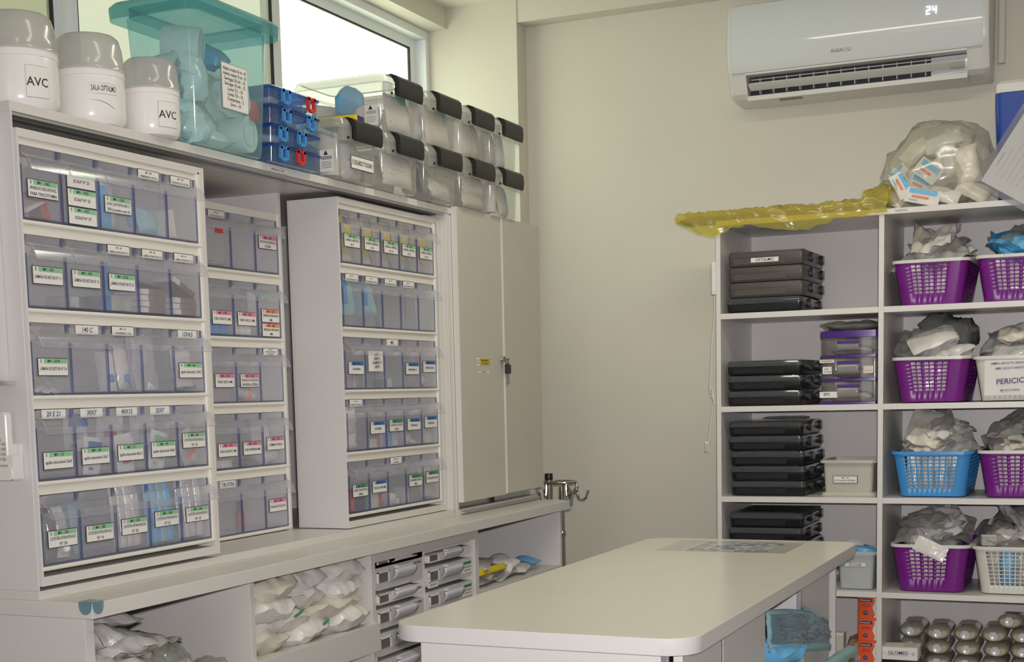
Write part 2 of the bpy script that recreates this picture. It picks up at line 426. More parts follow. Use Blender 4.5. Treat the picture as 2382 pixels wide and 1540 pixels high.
# drawer towers standing in the base cabinet
def tower(y0, y1, rows, where):
    t = thing('drawer_tower', f'grey plastic drawer tower in the base cabinet, {where}', 'drawers', (-2.05, (y0 + y1) / 2, .08), 'drawer towers in the base cabinet')
    xf = BX - .012
    m = MB(); m.box(-2.3, xf, y0, y0 + .008, .08, .886); m.box(-2.3, xf, y1 - .008, y1, .08, .886)
    m.box(-2.3, xf, y0 + .008, y1 - .008, .08, .10); m.box(-2.3, xf, y0 + .008, y1 - .008, .878, .886)
    m.box(-2.3, -2.29, y0 + .008, y1 - .008, .10, .878)
    obj('frame', m, 'white_plastic', t, smooth=False)
    for (z1, z0, txt, col, lab) in rows:
        d = MB(); d.rprism(xf - .36, xf + .006, y0 + .010, y1 - .010, z0 + .004, z1 - .006, .010, axis='x', n=4)
        dr = obj('drawer', d, col, t)
        w = y1 - y0; zc = (z0 + z1) / 2; hh = min(.015, (z1 - z0) * .30)
        zz = zc + (z1 - z0) * .05
        wi = MB(); wi.box(xf + .006, xf + .008, y0 + .022, y0 + .075, zz - hh * .9, zz + hh * .75)
        obj('window', wi, 'drawer_window', dr, smooth=False)
        fr = MB()
        for a in ((y0 + .018, y0 + .022, zz - hh, zz + hh), (y0 + .075, y0 + .081, zz - hh, zz + hh), (y0 + .018, y0 + .081, zz + hh * .75, zz + hh * .95)):
            fr.box(xf + .006, xf + .010, *a)
        obj('window_frame', fr, 'white_plastic', dr, smooth=False)
        hd = MB()
        hd.grid(8, 4, lambda u, v: (xf + .006 + .016 * math.sin(math.pi * v * .62 + .15), y0 + .092 + u * .125, zz - hh + v * 2 * hh))
        hd.box(xf + .006, xf + .020, y0 + .115, y0 + .195, zz + hh * 1.05, zz + hh * 1.5)
        obj('handle', hd, 'handle_grey', dr, solid=.0015)
        if txt:
            tx = MB(); tx.text(txt, (xf + .0065, y1 - .048, z1 - .016), (0, 1, 0), (0, 0, 1), .011, 0, .062)
            obj('lettering', tx, 'ink', dr, smooth=False)
        for (ya, za, band) in lab:
            card = MB(); card.box(xf + .0062, xf + .0072, ya, ya + .062, za, za + .036, 0)
            card.quad((xf + .0075, ya + .003, za + .025), (0, .056, 0), (0, 0, .009), 1)
            card.text('MV - 158', (xf + .0077, ya + .031, za + .0295), (0, 1, 0), (0, 0, 1), .007, 2)
            card.text('SONDA NASOGÁSTRICA', (xf + .0077, ya + .031, za + .0175), (0, 1, 0), (0, 0, 1), .007, 2, .054)
            card.text('CURTA Nº 08', (xf + .0077, ya + .031, za + .008), (0, 1, 0), (0, 0, 1), .007, 2, .054)
            obj('label_card', card, ['paper', band, 'ink'], dr, smooth=False)
tower(3.192, 3.480, [(.888, .877, '', 'drawer_grey', []), (.877, .807, 'Storing Maxi', 'drawer_grey', []), (.806, .768, 'Storing Maxi', 'white_plastic', []),
                     (.767, .704, 'Storing Maxi', 'drawer_grey', []), (.702, .632, '', 'drawer_grey', []), (.630, .560, '', 'drawer_grey', [])], 'left one, no green cards')
tower(3.486, 3.797, [(.878, .844, '', 'white_plastic', []), (.842, .776, '', 'drawer_grey', [(3.498, .778, 'band_dark_green'), (3.722, .792, 'band_dark_green')]),
                     (.774, .705, '', 'drawer_grey', [(3.498, .706, 'band_dark_green'), (3.722, .724, 'band_dark_green')]), (.703, .632, '', 'drawer_grey', []), (.63, .56, '', 'drawer_grey', [])], 'right one with green label cards')

# ------------------------------------------------------------------ wall cabinet on the worktop
cab = thing('wall_cabinet', 'long open white cabinet frame standing on the worktop', 'cabinet', (-2.2, 3.29, .948))
CX = -1.885
def cpan(name, x0, x1, y0, y1, z0, z1, mat='laminate'):
    return obj(name, MB().box(x0, x1, y0, y1, z0, z1), mat, cab, smooth=False, bevel=.001)
cpan('top_board', -2.49, CX - .002, 2.063, 4.53, 1.852, 1.8704)
cpan('base_board', -2.49, CX, 2.063, 3.862, .948, .966)
cpan('side_panel', -2.49, CX, 2.063, 2.0665, .966, 1.852, 'laminate_cool')
cpan('back_panel', -2.492, -2.486, 2.0665, 4.53, .966, 1.852)
cpan('partition', -2.486, -2.066, 3.222, 3.240, .966, 1.852, 'laminate_cool')
cpan('partition', -2.486, CX - .004, 3.862, 3.886, .966, 1.852)
t1 = MB(); t1.box(-1.905, -1.890, 2.067, 3.86, 1.846, 1.852); t1.box(-1.935, -1.920, 2.067, 3.86, 1.846, 1.852)
obj('top_track', t1, 'aluminium', cab, smooth=False)
ps = MB(); ps.quad((CX + .0006, 2.905, 1.8545), (0, .09, 0), (0, 0, .008), 0); ps.text('MATERIAIS AVULSOS', (CX + .001, 2.95, 1.8585), (0, 1, 0), (0, 0, 1), .006, 1, .08)
obj('label_strip', ps, ['paper', 'ink'], cab, smooth=False)

# locked two-door cabinet at the far end
lk = thing('locked_cabinet', 'white cabinet with two sliding doors and a lock beside the wall', 'cabinet', (-2.2, 4.2, .948))
def lpan(name, x0, x1, y0, y1, z0, z1, mat='laminate', b=.001):
    return obj(name, MB().box(x0, x1, y0, y1, z0, z1), mat, lk, smooth=False, bevel=b)
lpan('side_panel', -2.48, CX - .003, 3.888, 3.904, .966, 1.850); lpan('side_panel', -2.48, CX - .012, 4.512, 4.528, .966, 1.850)
lpan('base_board', -2.48, CX - .002, 3.888, 4.528, .948, .966); lpan('back_panel', -2.486, -2.48, 3.888, 4.528, .966, 1.850)
lpan('bottom_track', CX - .030, CX - .022, 3.892, 4.524, .966, 1.0, 'aluminium'); lpan('track_lip', CX - .006, CX + .008, 3.915, 4.53, .952, .958, 'aluminium')
d1 = lpan('door', CX - .001, CX + .017, 3.896, 4.2175, .988, 1.874, 'door_laminate', .0015)
d2 = lpan('door', CX - .001, CX + .0215, 4.2205, 4.528, .992, 1.874, 'door_laminate', .0015)
obj('edge_strip', MB().box(CX - .0015, CX + .0172, 3.8945, 3.8962, .988, 1.874), 'laminate', d1, smooth=False)
obj('edge_strip', MB().box(CX - .0015, CX + .0220, 4.2185, 4.2206, .992, 1.874), 'laminate', d2, smooth=False)
obj('door_stop', MB().box(CX - .022, CX - .012, 4.176, 4.186, .966, .990), 'rubber', lk, smooth=False)
lock = MB(); lock.lathe([(.009, 0), (.009, .004), (.007, .007)], (CX + .017, 4.198, 1.424), 20, axis='x')
obj('lock', lock, 'chrome', d1)
st = MB(); st.quad((CX + .0176, 4.012, 1.402), (0, .102, 0), (0, 0, .026), 0); st.quad((CX + .018, 4.034, 1.403), (0, .079, 0), (0, 0, .024), 1)
st.text('C', (CX + .0184, 4.023, 1.415), (0, 1, 0), (0, 0, 1), .018, 2); st.text('MEDICAMENTO', (CX + .0184, 4.073, 1.419), (0, 1, 0), (0, 0, 1), .008, 3, .07); st.text('CONTROLADO', (CX + .0184, 4.073, 1.410), (0, 1, 0), (0, 0, 1), .008, 3, .07)
st.quad((CX + .0176, 4.02, 1.380), (0, .085, 0), (0, 0, .006), 0); st.text('PSICOTRÓPICOS', (CX + .018, 4.062, 1.383), (0, 1, 0), (0, 0, 1), .005, 3, .08)
obj('sticker', st, ['paper', 'yellow_sticker', 'ink_blue', 'ink'], d1, smooth=False)
key = thing('key', 'small key with black tag hanging in the lock of the white cabinet', 'key', (CX + .03, 4.198, 1.424))
kb = MB(); kb.lathe([(.004, .002), (.004, .010), (.010, .010), (.010, .013)], (CX + .017, 4.198, 1.424), 12, axis='x'); kb.box(CX + .026, CX + .029, 4.196, 4.24, 1.421, 1.427)
obj('bow', kb, 'chrome', key)
kr = MB(); kr.tube([(CX + .028, 4.225 + .008 * math.sin(t * .7), 1.417 + .008 * math.cos(t * .7)) for t in range(10)], .001, 6)
obj('key_ring', kr, 'chrome', key)
kt = MB(); kt.rprism(CX + .024, CX + .032, 4.210, 4.243, 1.378, 1.408, .005, axis='x'); kt.box(CX + .026, CX + .030, 4.219, 4.234, 1.400, 1.412)
obj('tag', kt, 'black_plastic', key)
kc = MB(); kc.tube([(CX + .028, 4.226, 1.378), (CX + .028, 4.229, 1.362), (CX + .028, 4.226, 1.352)], .0025, 6); kc.lathe([(.004, -.004), (.005, 0), (.004, .004)], (CX + .028, 4.226, 1.35), 10, axis='x')
obj('spare_key', kc, 'chrome', key)

# ------------------------------------------------------------------ tip-out bins
BW = .108
def card_geo(mb, y, z, w, h, band, lines, x=.0025, plain=False):
    """white card with dark border; band = material slot or None. slots: 0 paper 1 ink 2 band"""
    mb.box(x - .0012, x - .0002, y, y + w, z, z + h, 1)
    mb.quad((x, y + .0013, z + .0013), (0, w - .0026, 0), (0, 0, h - .0026), 0)
    if band:
        mb.quad((x + .0003, y + w * .20, z + h * .70), (0, w * .76, 0), (0, 0, h * .25), 2)
        mb.text(lines[0], (x + .0006, y + w * .52, z + h * .82), (0, 1, 0), (0, 0, 1), h * .24, 1, w * .4)
        mb.text('E', (x + .0006, y + w * .11, z + h * .82), (0, 1, 0), (0, 0, 1), h * .24, 1)
        rest = lines[1:]
        zs = [.40] if len(rest) == 1 else [.52, .20]
        for s_, zz in zip(rest, zs): mb.text(s_, (x + .0006, y + w * .5, z + h * zz), (0, 1, 0), (0, 0, 1), h * .25, 1, w * .86)
    else:
        zs = [.5] if len(lines) == 1 else [.70, .28] if len(lines) == 2 else [.78, .5, .22]
        for s_, zz in zip(lines, zs): mb.text(s_, (x + .0006, y + w * .5, z + h * zz), (0, 1, 0), (0, 0, 1), h * (.26 if len(lines) > 1 else .4), 1, w * .84)
    return mb
def hand_geo(mb, y, z, w, h, txt, x=.0025):
    mb.quad((x, y, z), (0, w, 0), (0, -.0 * w, h), 0); mb.text(txt, (x + .0005, y + w / 2, z + h / 2), (0, 1, 0), (0, .12, 1), h * .75, 1, w * .85); return mb

def bin_meshes(H):
    """one clear tip-out bin, front at x = 0, facing +x, from y = 0 to BW, bottom z = 0, height H"""
    w0, w1 = .003, BW - .003
    b = MB()
    b.box(-.002, 0, w0, w1, .004, H * .66)                      # front plate
    b.box(-.006, -.004, w0 + .008, w1 - .008, H * .775, H * .885)  # label plate, set back
    hood = [(-.005, H * .80), (.004, H * .785), (.013, H * .745), (.020, H * .68), (.025, H * .585)]
    ring = []
    b.loft([[(x, w0, z) for x, z in hood], [(x, w1, z) for x, z in hood]], 0, False, False, closed=False)
    for yy in (w0, w1):                                         # cheeks
        b.add([(-.095, yy, .004), (0, yy, .004), (0, yy, H * .66), (.025, yy, H * .585), (.020, yy, H * .68), (.013, yy, H * .745), (.004, yy, H * .785), (-.005, yy, H * .92), (-.06, yy, H * .9), (-.095, yy, H * .7)], [tuple(range(10))])
    b.box(-.095, -.002, w0, w1, .002, .004)                     # floor
    e = MB()
    e.box(-.003, .0008, w0 - .0005, w1 + .0005, -.0005, .0025)      # lower front edge
    e.box(-.0025, .0004, w1 - .0006, w1 + .0009, .0025, H * .66)    # side edges
    e.box(-.0025, .0004, w0 - .0009, w0 + .0006, .0025, H * .66)
    e.box(-.007, -.0035, w1 - .001, w1 + .0012, H * .775, H * .89); e.box(-.007, -.0035, w0 - .0012, w0 + .001, H * .775, H * .89)
    for yy in (w0, w1):                                         # horn of the hood
        b.loft([[(x, yy - .0007, z) for x, z in hood] + [(x + .0015, yy - .0007, z + .001) for x, z in reversed(hood)],
                [(x, yy + .0007, z) for x, z in hood] + [(x + .0015, yy + .0007, z + .001) for x, z in reversed(hood)]])
    b.box(.0243, .0258, w0, w1, H * .578, H * .590)
    return b, e

def make_rack(label, x, yb, zs, pitch, cols, y0, y1, z0, z1, depth, frame, cards):
    """rack of five rows of tip-out bins; yb = y of the first bin, zs = z of the lowest row's bin bottoms"""
    H = pitch - .0115
    t = thing('bin_rack', label, 'bin rack', (x - depth / 2, (y0 + y1) / 2, z0))
    xb = x - depth
    if frame:
        obj('side_panel', MB().box(xb, x + .002, y0, y0 + .0045, z0, z1), 'laminate_cool', t, smooth=False, bevel=.0008)
        obj('side_panel', MB().box(xb, x + .002, y1 - .016, y1, z0, z1), 'laminate', t, smooth=False, bevel=.0008)
        obj('top_board', MB().box(xb, x + .002, y0 + .0045, y1 - .016, z1 - .016, z1), 'laminate', t, smooth=False, bevel=.0008)
        obj('bottom_board', MB().box(xb, x + .002, y0 + .0045, y1 - .016, z0, z0 + .018), 'laminate', t, smooth=False, bevel=.0008)
        obj('back_panel', MB().box(xb - .004, xb, y0, y1, z0, z1), 'laminate', t, smooth=False)
    ye = yb + cols * BW
    for r in range(5):
        zb = zs + r * pitch
        hs = MB()
        hs.box(x - .108, x - .103, yb - .004, ye + .004, zb - .006, zb + H + .004)                 # back
        hs.rprism(x - .100, x + .003, yb - .004, ye + .010, zb - .0105, zb - .0015, .004, axis='y')   # rail below
        hs.box(x - .100, x - .0035, yb - .004, ye + .004, zb + H * .895, zb + H + .0015)             # rail above
        hs.rprism(x - .100, x + .002, ye + .0015, ye + .012, zb - .008, zb + H + .0015, .003, axis='z')
        obj('row_housing', hs, 'housing_white', t)
        for c in range(cols):
            if (r, c) == (0, 0) and pitch not in BINS:
                pass
            key_ = round(pitch, 4)
            if key_ not in BINS:
                b, e = bin_meshes(H)
                bo = obj('tip_out_bin', b, 'clear_bin', None); eo = obj('rim', e, 'bin_edge', None)
                BINS[key_] = (bo.data, eo.data)
                bpy.data.objects.remove(bo); bpy.data.objects.remove(eo)
            bm, em = BINS[key_]
            bo = bpy.data.objects.new('tip_out_bin', bm); link(bo, t); bo.location = Vector((x, yb + c * BW, zb)) - ORG[t.name]
            eo = bpy.data.objects.new('rim', em); link(eo, bo)
            ORG[bo.name] = Vector((0, 0, 0))
            for spec in cards.get((r, c), []):
                mb = MB(); k = spec[0]
                if k == 'L':      # lower card: band, lines, relative z
                    _, band, lines, rz = spec
                    card_geo(mb, .0135, H * max(.006, rz - .13), .083, H * .225, band, lines)
                    obj('label_card', mb, ['paper', 'ink', band], bo, smooth=False)
                elif k == 'U':    # card in the upper label plate
                    card_geo(mb, .020, H * .765, .070, H * .135, None, spec[1], x=-.0025)
                    obj('label_card', mb, ['paper', 'ink'], bo, smooth=False)
                elif k == 'H':    # hand-written strip
                    hand_geo(mb, .022, H * .77, .066, H * .115, spec[1], x=-.003)
                    obj('label_strip', mb, ['paper', 'ink_blue'], bo, smooth=False)
    return t
BINS = {}
G, DG, PK, OR_, BL = 'band_green', 'band_dark_green', 'band_pink', 'band_orange', 'band_blue'
lam = lambda n: ['MV - 0%d' % (80 + n), 'LÂMINA DE BISTURI Nº %d' % n]
ag = lambda s, n: ['MV - %d' % n, 'agulha descartável ' + s]
ct = lambda n, k: ['MV - %d' % k, 'CATETER INTRAVENOSO', 'Nº %d' % n]
# rows counted from the bottom: 4 = top
cards1 = {
 (4, 0): [('L', G, ['MV - 1482', 'APARELHO DESCARTÁVEL', 'PARA TRICOTOMIA'], .40)],
 (4, 1): [('L', G, ['MV - 1423', 'SCALP Nº 23'], .60), ('L', G, ['MV - 1425', 'SCALP Nº 25'], .37), ('L', G, ['MV - 1427', 'SCALP Nº 27'], .14)],
 (4, 2): [('L', G, ['MV - 1562', 'LUVA CLIP EXTRA REF LT', '300 (contém com 6)'], .36)],
 (4, 3): [('U', ['MV - 388', 'TERMÔMETRO DIGITAL'])], (4, 4): [('U', ['MV - 388', 'TRANSOFIX DESCARTÁVEL'])],
 (3, 0): [('L', G, lam(11), .42)], (3, 1): [('L', G, lam(15), .42)], (3, 2): [('L', G, lam(22), .42), ('U', ['MV - 86', 'LÂMINA DE BISTURI Nº 21'])],
 (3, 3): [('U', ['MV - 80', 'LÂMINA DE BISTURI Nº 23'])], (3, 4): [('U', ['MV - 81', 'LÂMINA DE BISTURI Nº 10'])],
 (2, 0): [('L', G, lam(24), .36)], (2, 1): [('H', '140 C')], (2, 2): [('U', ['MV - 101', 'TORNEIRINHA 3 VIAS'])],
 (2, 4): [('L', G, ag('13x4,5', 46), .33), ('H', '13X4,5')],
 (1, 0): [('L', G, ag('25x8', 52), .26), ('H', '20 E 21')], (1, 1): [('L', G, ag('30x7', 48), .28), ('H', '30X7')], (1, 2): [('L', G, ag('40x12', 51), .29), ('H', '40X12')],
 (1, 3): [('L', G, ag('30x8', 49), .30), ('H', '25X7')], (1, 4): [('L', G, ct(14, 80), .40)],
 (0, 0): [('L', G, ct(24, 381), .34)], (0, 1): [('L', G, ct(16, 382), .34)], (0, 2): [('L', G, ct(20, 383), .36)], (0, 3): [('L', G, ct(22, 384), .40)], (0, 4): [('L', G, ct(18, 386), .40)]}
rack1 = make_rack('nearest white rack of clear tip-out bins with green label cards', -1.88, 2.0735, 1.0125, .1617, 5, 2.067, 2.640, .974, 1.822, .15, True, cards1)
pk = lambda a, b=None: ['MV - 17%d' % (len(a) + 30), a] + ([b] if b else [])
cards2 = {
 (4, 1): [('U', ['MV - 86', 'AGULHA PARA VÁCUO'])], (4, 3): [('L', PK, ['MV - 1721', 'ESCOVA CERVICAL', 'ESTÉRIL'], .52)],
 (3, 1): [('L', PK, pk('TUBO CITRATO 3,6ML'), .30)], (3, 2): [('L', PK, pk('TUBO SECO 10ML'), .30)], (3, 3): [('L', OR_, ['MV - 1681', 'SERINGA INSULINA', '1ML'], .375), ('L', OR_, ['MV - 1682', 'SERINGA INSULINA', '3ML'], .14)],
 (2, 1): [('L', PK, pk('TUBO EDTA 4ML'), .37)], (2, 2): [('L', PK, pk('FRASCO COLETOR', 'UNIVERSAL ESTÉRIL'), .37)], (2, 3): [('U', ['MV - 89', 'FRASCO COLETOR', 'DE URINA'])],
 (1, 1): [('L', PK, pk('TUBO FLUORETO 4ML'), .33)], (1, 2): [('L', PK, pk('TUBO HEPARINA 4ML'), .33)], (1, 3): [('L', PK, pk('LÂMINA FOSCA'), .38)],
 (0, 1): [('H', 'TUBO EXTRAS')], (0, 3): [('L', PK, pk('FIXADOR CITOLÓGICO'), .40)]}
rack2 = make_rack('recessed rack of clear tip-out bins with pink label cards behind its neighbours', -2.065, 2.788, .979, .1655, 4, 2.78, 3.222, .966, 1.786, .16, False, cards2)
cards3 = {(4, c): [('L', G, ['MV - %d' % (401 + c), 'SONDA URETRAL', 'Nº %d' % (6 + 2 * c)], .40)] for c in range(5)}
cards3.update({(3, c): [('U', ['MV - 7%d' % c, 'EQUIPO MACROGOTAS'])] for c in range(4)})
cards3.update({
 (2, 0): [('L', BL, ['MV - 310', 'ATROPINA'], .38)], (2, 2): [('H', 'MC')], (2, 3): [('L', BL, ['MV - 312', 'HEPARINA SC'], .38)], (2, 4): [('L', BL, ['MV - 313', 'ADRENALINA'], .42)],
 (1, 0): [('U', ['MV - 96', 'AVENTAL DESCARTÁVEL'])], (1, 1): [('L', BL, ['MV - 320', 'KETAMIN'], .40)], (1, 2): [('L', DG, ['MV - 321', 'CLORETO DE SÓDIO', 'SORO'], .42)], (1, 3): [('L', BL, ['MV - 322', 'FENERGAN'], .42)], (1, 4): [('L', BL, ['MV - 323', 'DIPIRONA'], .44)],
 (0, 0): [('L', DG, ['MV - 330', 'HIDROCORTISONA', '100MG'], .40)], (0, 1): [('L', BL, ['MV - 331', 'TENOXICAM 20MG'], .42)], (0, 2): [('U', ['MV - 332', 'BUSCOPAN'])], (0, 3): [('L', DG, ['MV - 333', 'DEXAMETASONA', '4MG'], .44)], (0, 4): [('L', DG, ['MV - 334', 'ONDANSETRONA'], .46)]})
rack3 = make_rack('white rack of clear tip-out bins pulled out beside the locked cabinet', -1.91, 3.2795, 1.0065, .1655, 5, 3.265, 3.860, .968, 1.8355, .148, True, cards3)

# ------------------------------------------------------------------ soft things: pillow packs, packets, rolls
def pillow(lx, ly, t, seed=0, crump=.25, nu=12, nv=8, bend=0.0, rnd_=0.0, m=0, sharp=4.0):
    """a sealed bag lying flat, centred on the origin: two puffed sheets joined at their rim, crumpled"""
    mb = MB(); off = Vector((seed * 3.17, seed * 1.31, seed * .77))
    def surf(sg):
        def fn(u, v):
            a, b = 2 * u - 1, 2 * v - 1
            k = (1 - abs(a) ** sharp) * (1 - abs(b) ** sharp)
            x, y = a * lx / 2 * math.sqrt(1 - .5 * rnd_ * b * b), b * ly / 2 * math.sqrt(1 - .5 * rnd_ * a * a)
            q = Vector((x * 14, y * 14, sg * .7)) + off
            n1 = noise.noise(q); n2 = noise.noise(q * 2.7); n3 = 1 - 2.2 * abs(noise.noise(q * 1.9 + Vector((7, 7, 7))))
            h = t / 2 * k ** .6 * (1 + crump * (1.2 * n1 + .7 * n2 + .55 * n3)) + (0.004 * crump * n2 if k < .05 else 0)
            wob = .02 * lx * crump * noise.noise(q * .8 + Vector((5, 2, 1)))
            e = (1 - k) * t * crump * .8 * noise.noise(Vector((a * 2.2, b * 2.2, 0)) + off)
            return (x + wob, y + wob * .7, sg * h + e + bend * (a * a) * t)
        return fn
    mb.grid(nu, nv, surf(1), m)
    n = len(mb.v); mb.grid(nu, nv, surf(-1), m)
    k = len(mb.f) // 2
    mb.f[k:] = [tuple(reversed(f)) for f in mb.f[k:]]
    return mb
def pack(name, label, cat, loc, size, mat, rot=(0, 0, 0), seed=0, crump=.25, group=None, bend=0.0, nu=12, nv=8, sharp=4.0, rnd_=0.0):
    o = obj(name, pillow(*size, seed, crump, nu, nv, bend, rnd_, sharp=sharp), mat, None, ang=60)
    place(o, loc, [math.radians(a) for a in rot]); return tag(o, label, cat, group)
def packet(name, label, cat, loc, size, rot=(0, 0, 0), band='sky_blue', mark='band_orange', group=None, base='paper'):
    """flat paper packet with a printed band and mark on its broad face (local +z)"""
    lx, ly, t = size; mb = pillow(lx, ly, t, sum(map(ord, label)) % 97, .1, 8, 6, sharp=8.0)
    z = t * .62 + .0006
    mb.quad((-lx * .40, ly * .08, z), (lx * .8, 0, 0), (0, ly * .30, 0), 1)
    mb.quad((-lx * .30, -ly * .20, z), (lx * .5, 0, 0), (0, ly * .15, 0), 2)
    mb.quad((-lx * .36, -ly * .38, z), (lx * .25, 0, 0), (0, ly * .07, 0), 1)
    o = obj(name, mb, [base, band, mark], None, ang=60)
    place(o, loc, [math.radians(a) for a in rot]); return tag(o, label, cat, group)
def carton(name, label, cat, loc, size, mats, rot=(0, 0, 0), txt=None, group=None, face='x'):
    """small folding box with tuck flap line and a printed band; loc = centre of its bottom"""
    lx, ly, lz = size; mb = MB()
    mb.rprism(-lx / 2, lx / 2, -ly / 2, ly / 2, 0, lz, .0015, 0, 2)
    e = .0004
    mb.box(-lx / 2 - e, lx / 2 + e, -ly / 2 - e, -ly / 2 + ly * .28, lz * .03, lz * .97, 1)
    mb.box(-lx / 2 + .002, lx / 2 - .002, -ly / 2 + .002, ly / 2 - .002, lz, lz + .0008, 0)
    if txt: mb.text(txt, (lx / 2 + e * 2, ly * .12, lz * .5), (0, 1, 0), (0, 0, 1), min(lz * .3, .02), 2, ly * .6)
    o = obj(name, mb, [mats[0], mats[1], 'ink'], None)
    place(o, loc, [math.radians(a) for a in rot]); return tag(o, label, cat, group)
def vial(name, label, cat, loc, r, h, mats, rot=(0, 0, 0), group=None, cap=.22, neck=.7):
    mb = MB(); mb.lathe([(r * .9, 0), (r, h * .03), (r, h * (1 - cap) * .86), (r * neck, h * (1 - cap)), (r * neck, h * (1 - cap) + .001)], n=16, m=0)
    mb.lathe([(r * neck * 1.15, h * (1 - cap)), (r * neck * 1.15, h * .98), (r * neck, h)], n=16, m=1)
    mb.lathe([(r * 1.01, h * .15), (r * 1.01, h * .6)], n=16, m=2, cap0=False, cap1=False)
    o = obj(name, mb, mats, None); place(o, loc, [math.radians(a) for a in rot]); return tag(o, label, cat, group)
def roll(name, label, cat, loc, r, w, mat, rot=(0, 0, 0), group=None):
    mb = MB(); mb.lathe([(r * .3, -w / 2 + .002), (r * .97, -w / 2), (r, -w / 2 + .003), (r, w / 2 - .003), (r * .97, w / 2), (r * .3, w / 2 - .002)], n=24)
    mb.lathe([(r * .62, w / 2 + .0005), (r * .66, w / 2 + .0015), (r * .70, w / 2 + .0005)], n=24, cap0=False, cap1=False)
    o = obj(name, mb, mat, None); place(o, loc, [math.radians(a) for a in rot]); return tag(o, label, cat, group)

ZT = 1.8706   # top of the wall cabinet
# ------------------------------------------------------------------ three jars with smoky lids
def jar(label, x, y, r, top, txt, kind):
    t = thing('jar', label, 'jar', (x, y, ZT), 'white jars on the wall cabinet')
    zs = ZT + (top - ZT) * .605
    mb = MB(); h = zs - ZT
    mb.lathe([(r * .80, 0), (r * .88, .002), (r * .955, .010), (r * .985, .022), (r * .985, h * .80), (r * .975, h * .86), (r * 1.0, h * .87), (r * 1.0, h)], (x, y, ZT), 48)
    obj('body', mb, 'jar_white', t, ang=30)
    mb = MB(); H = top - zs
    mb.lathe([(r * 1.02, -H * .05), (r * 1.03, H * .02), (r * 1.0, H * .06), (r * .975, H * .30), (r * .94, H * .62), (r * .86, H * .88), (r * .76, H * .97), (r * .60, H)], (x, y, zs), 48, cap0=False)
    obj('lid', mb, 'jar_lid', t, ang=50)
    mb = MB()
    a0 = math.radians({'A': -21, 'B': -27, 'C': -17}[kind])
    def onj(s, z, k=.9875):  # s = arc length from the label's centre
        a = a0 + s / r
        return (x + r * k * math.cos(a), y + r * k * math.sin(a), z)
    if kind != 'B':
        w, hh = .046, h * .52; zc = ZT + h * .43
        n = 8
        mb.grid(n, 1, lambda u, v: onj((u - .5) * (w + .0016), zc + (v - .5) * (hh + .0016), .9868), 1)
        mb.grid(n, 1, lambda u, v: onj((u - .5) * w, zc + (v - .5) * hh, .990), 0)
        cz, cs, sz = zc - hh * .02, 0.0, .0225
    else:
        w, hh = .060, .020; zc = ZT + h * .62; n = 8
        mb.grid(n, 1, lambda u, v: onj((u - .5) * (w + .0012), zc + (v - .5) * (hh + .0014), .9868), 1)
        mb.grid(n, 1, lambda u, v: onj((u - .5) * w, zc + (v - .5) * hh, .990), 0)
        mb.grid(n, 1, lambda u, v: onj((u - .5) * .052 - .004, zc - .024 - .010 * (u - .15) ** 2 * 2 + v * .0016, .988), 1)
        cz, cs, sz = zc, 0.0, .0155
    vs, fs, wd = text_geo(txt); sx = min(sz, .054 / wd)
    mb.add([onj(cs + a * sx, cz + b * sz, .9925) for a, b in vs], fs, 2)
    obj('label', mb, ['paper', 'aluminium', 'ink'], t, smooth=False)
    return t
jar('white jar labelled AVC at the near end of the cabinet top', -1.958, 2.172, .0735, 2.052, 'AVC', 'A')
jar('white jar labelled SALA OFTALMO, middle of the three', -1.950, 2.365, .0700, 2.052, 'SALA OFTALMO', 'B')
jar('white jar labelled AVC standing against the teal box', -1.917, 2.518, .0605, 2.032, 'AVC', 'C')

# ------------------------------------------------------------------ teal storage box with its contents
tb = thing('storage_box', 'tall see-through teal storage box with a lid and typed sheet', 'box', (-1.945, 2.73, ZT))
def rr(x0, x1, y0, y1, z, r, n=5):
    pts = []
    for (ca, cb, st_) in ((x1 - r, y1 - r, 0), (x0 + r, y1 - r, 90), (x0 + r, y0 + r, 180), (x1 - r, y0 + r, 270)):
        for k in range(n + 1):
            t = math.radians(st_ + 90 * k / n); pts.append((ca + r * math.cos(t), cb + r * math.sin(t), z))
    return pts
m = MB(); m.loft([rr(-2.025, -1.866, 2.607, 2.862, ZT + .001, .02), rr(-2.027, -1.862, 2.603, 2.866, ZT + .012, .022), rr(-2.040, -1.852, 2.592, 2.884, 2.150, .024)], cap1=False)
obj('body', m, 'teal_clear', tb, ang=50)
m = MB(); m.loft([rr(-2.070, -1.828, 2.562, 2.915, 2.142, .04), rr(-2.072, -1.826, 2.560, 2.917, 2.168, .042), rr(-2.062, -1.836, 2.570, 2.907, 2.178, .036), rr(-2.036, -1.858, 2.596, 2.880, 2.176, .024), rr(-2.036, -1.858, 2.596, 2.880, 2.150, .024)], cap0=False, cap1=False)
ld = obj('lid', m, 'teal_rim', tb, ang=40)
m = MB(); m.loft([rr(-2.036, -1.858, 2.596, 2.880, 2.170, .024), rr(-2.036, -1.858, 2.596, 2.880, 2.172, .024)])
obj('lid_panel', m, 'teal_clear', ld, smooth=False)
m = MB(); m.box(-1.8558, -1.8550, 2.690, 2.792, 1.958, 2.058, 1); m.quad((-1.8546, 2.6915, 1.9595), (0, .099, 0), (0, 0, .097), 0)
for i, s_ in enumerate(['Atadura crepom 10 cm - 30', 'Atadura crepom 15 cm - 30', 'Seringas 20 ml - 15', 'Seringas 10 ml - 15', 'Luvas 7,5 - 15', 'Luvas 7,0 - 15', 'Compressa - 2', 'Soro - 10']):
    m.text(s_, (-1.8542, 2.741, 2.046 - i * .0108), (0, 1, 0), (0, 0, 1), .0105, 2, .088)
obj('label_sheet', m, ['paper', 'aluminium', 'ink'], tb, smooth=False)
G_ = 'supplies inside the teal storage box'
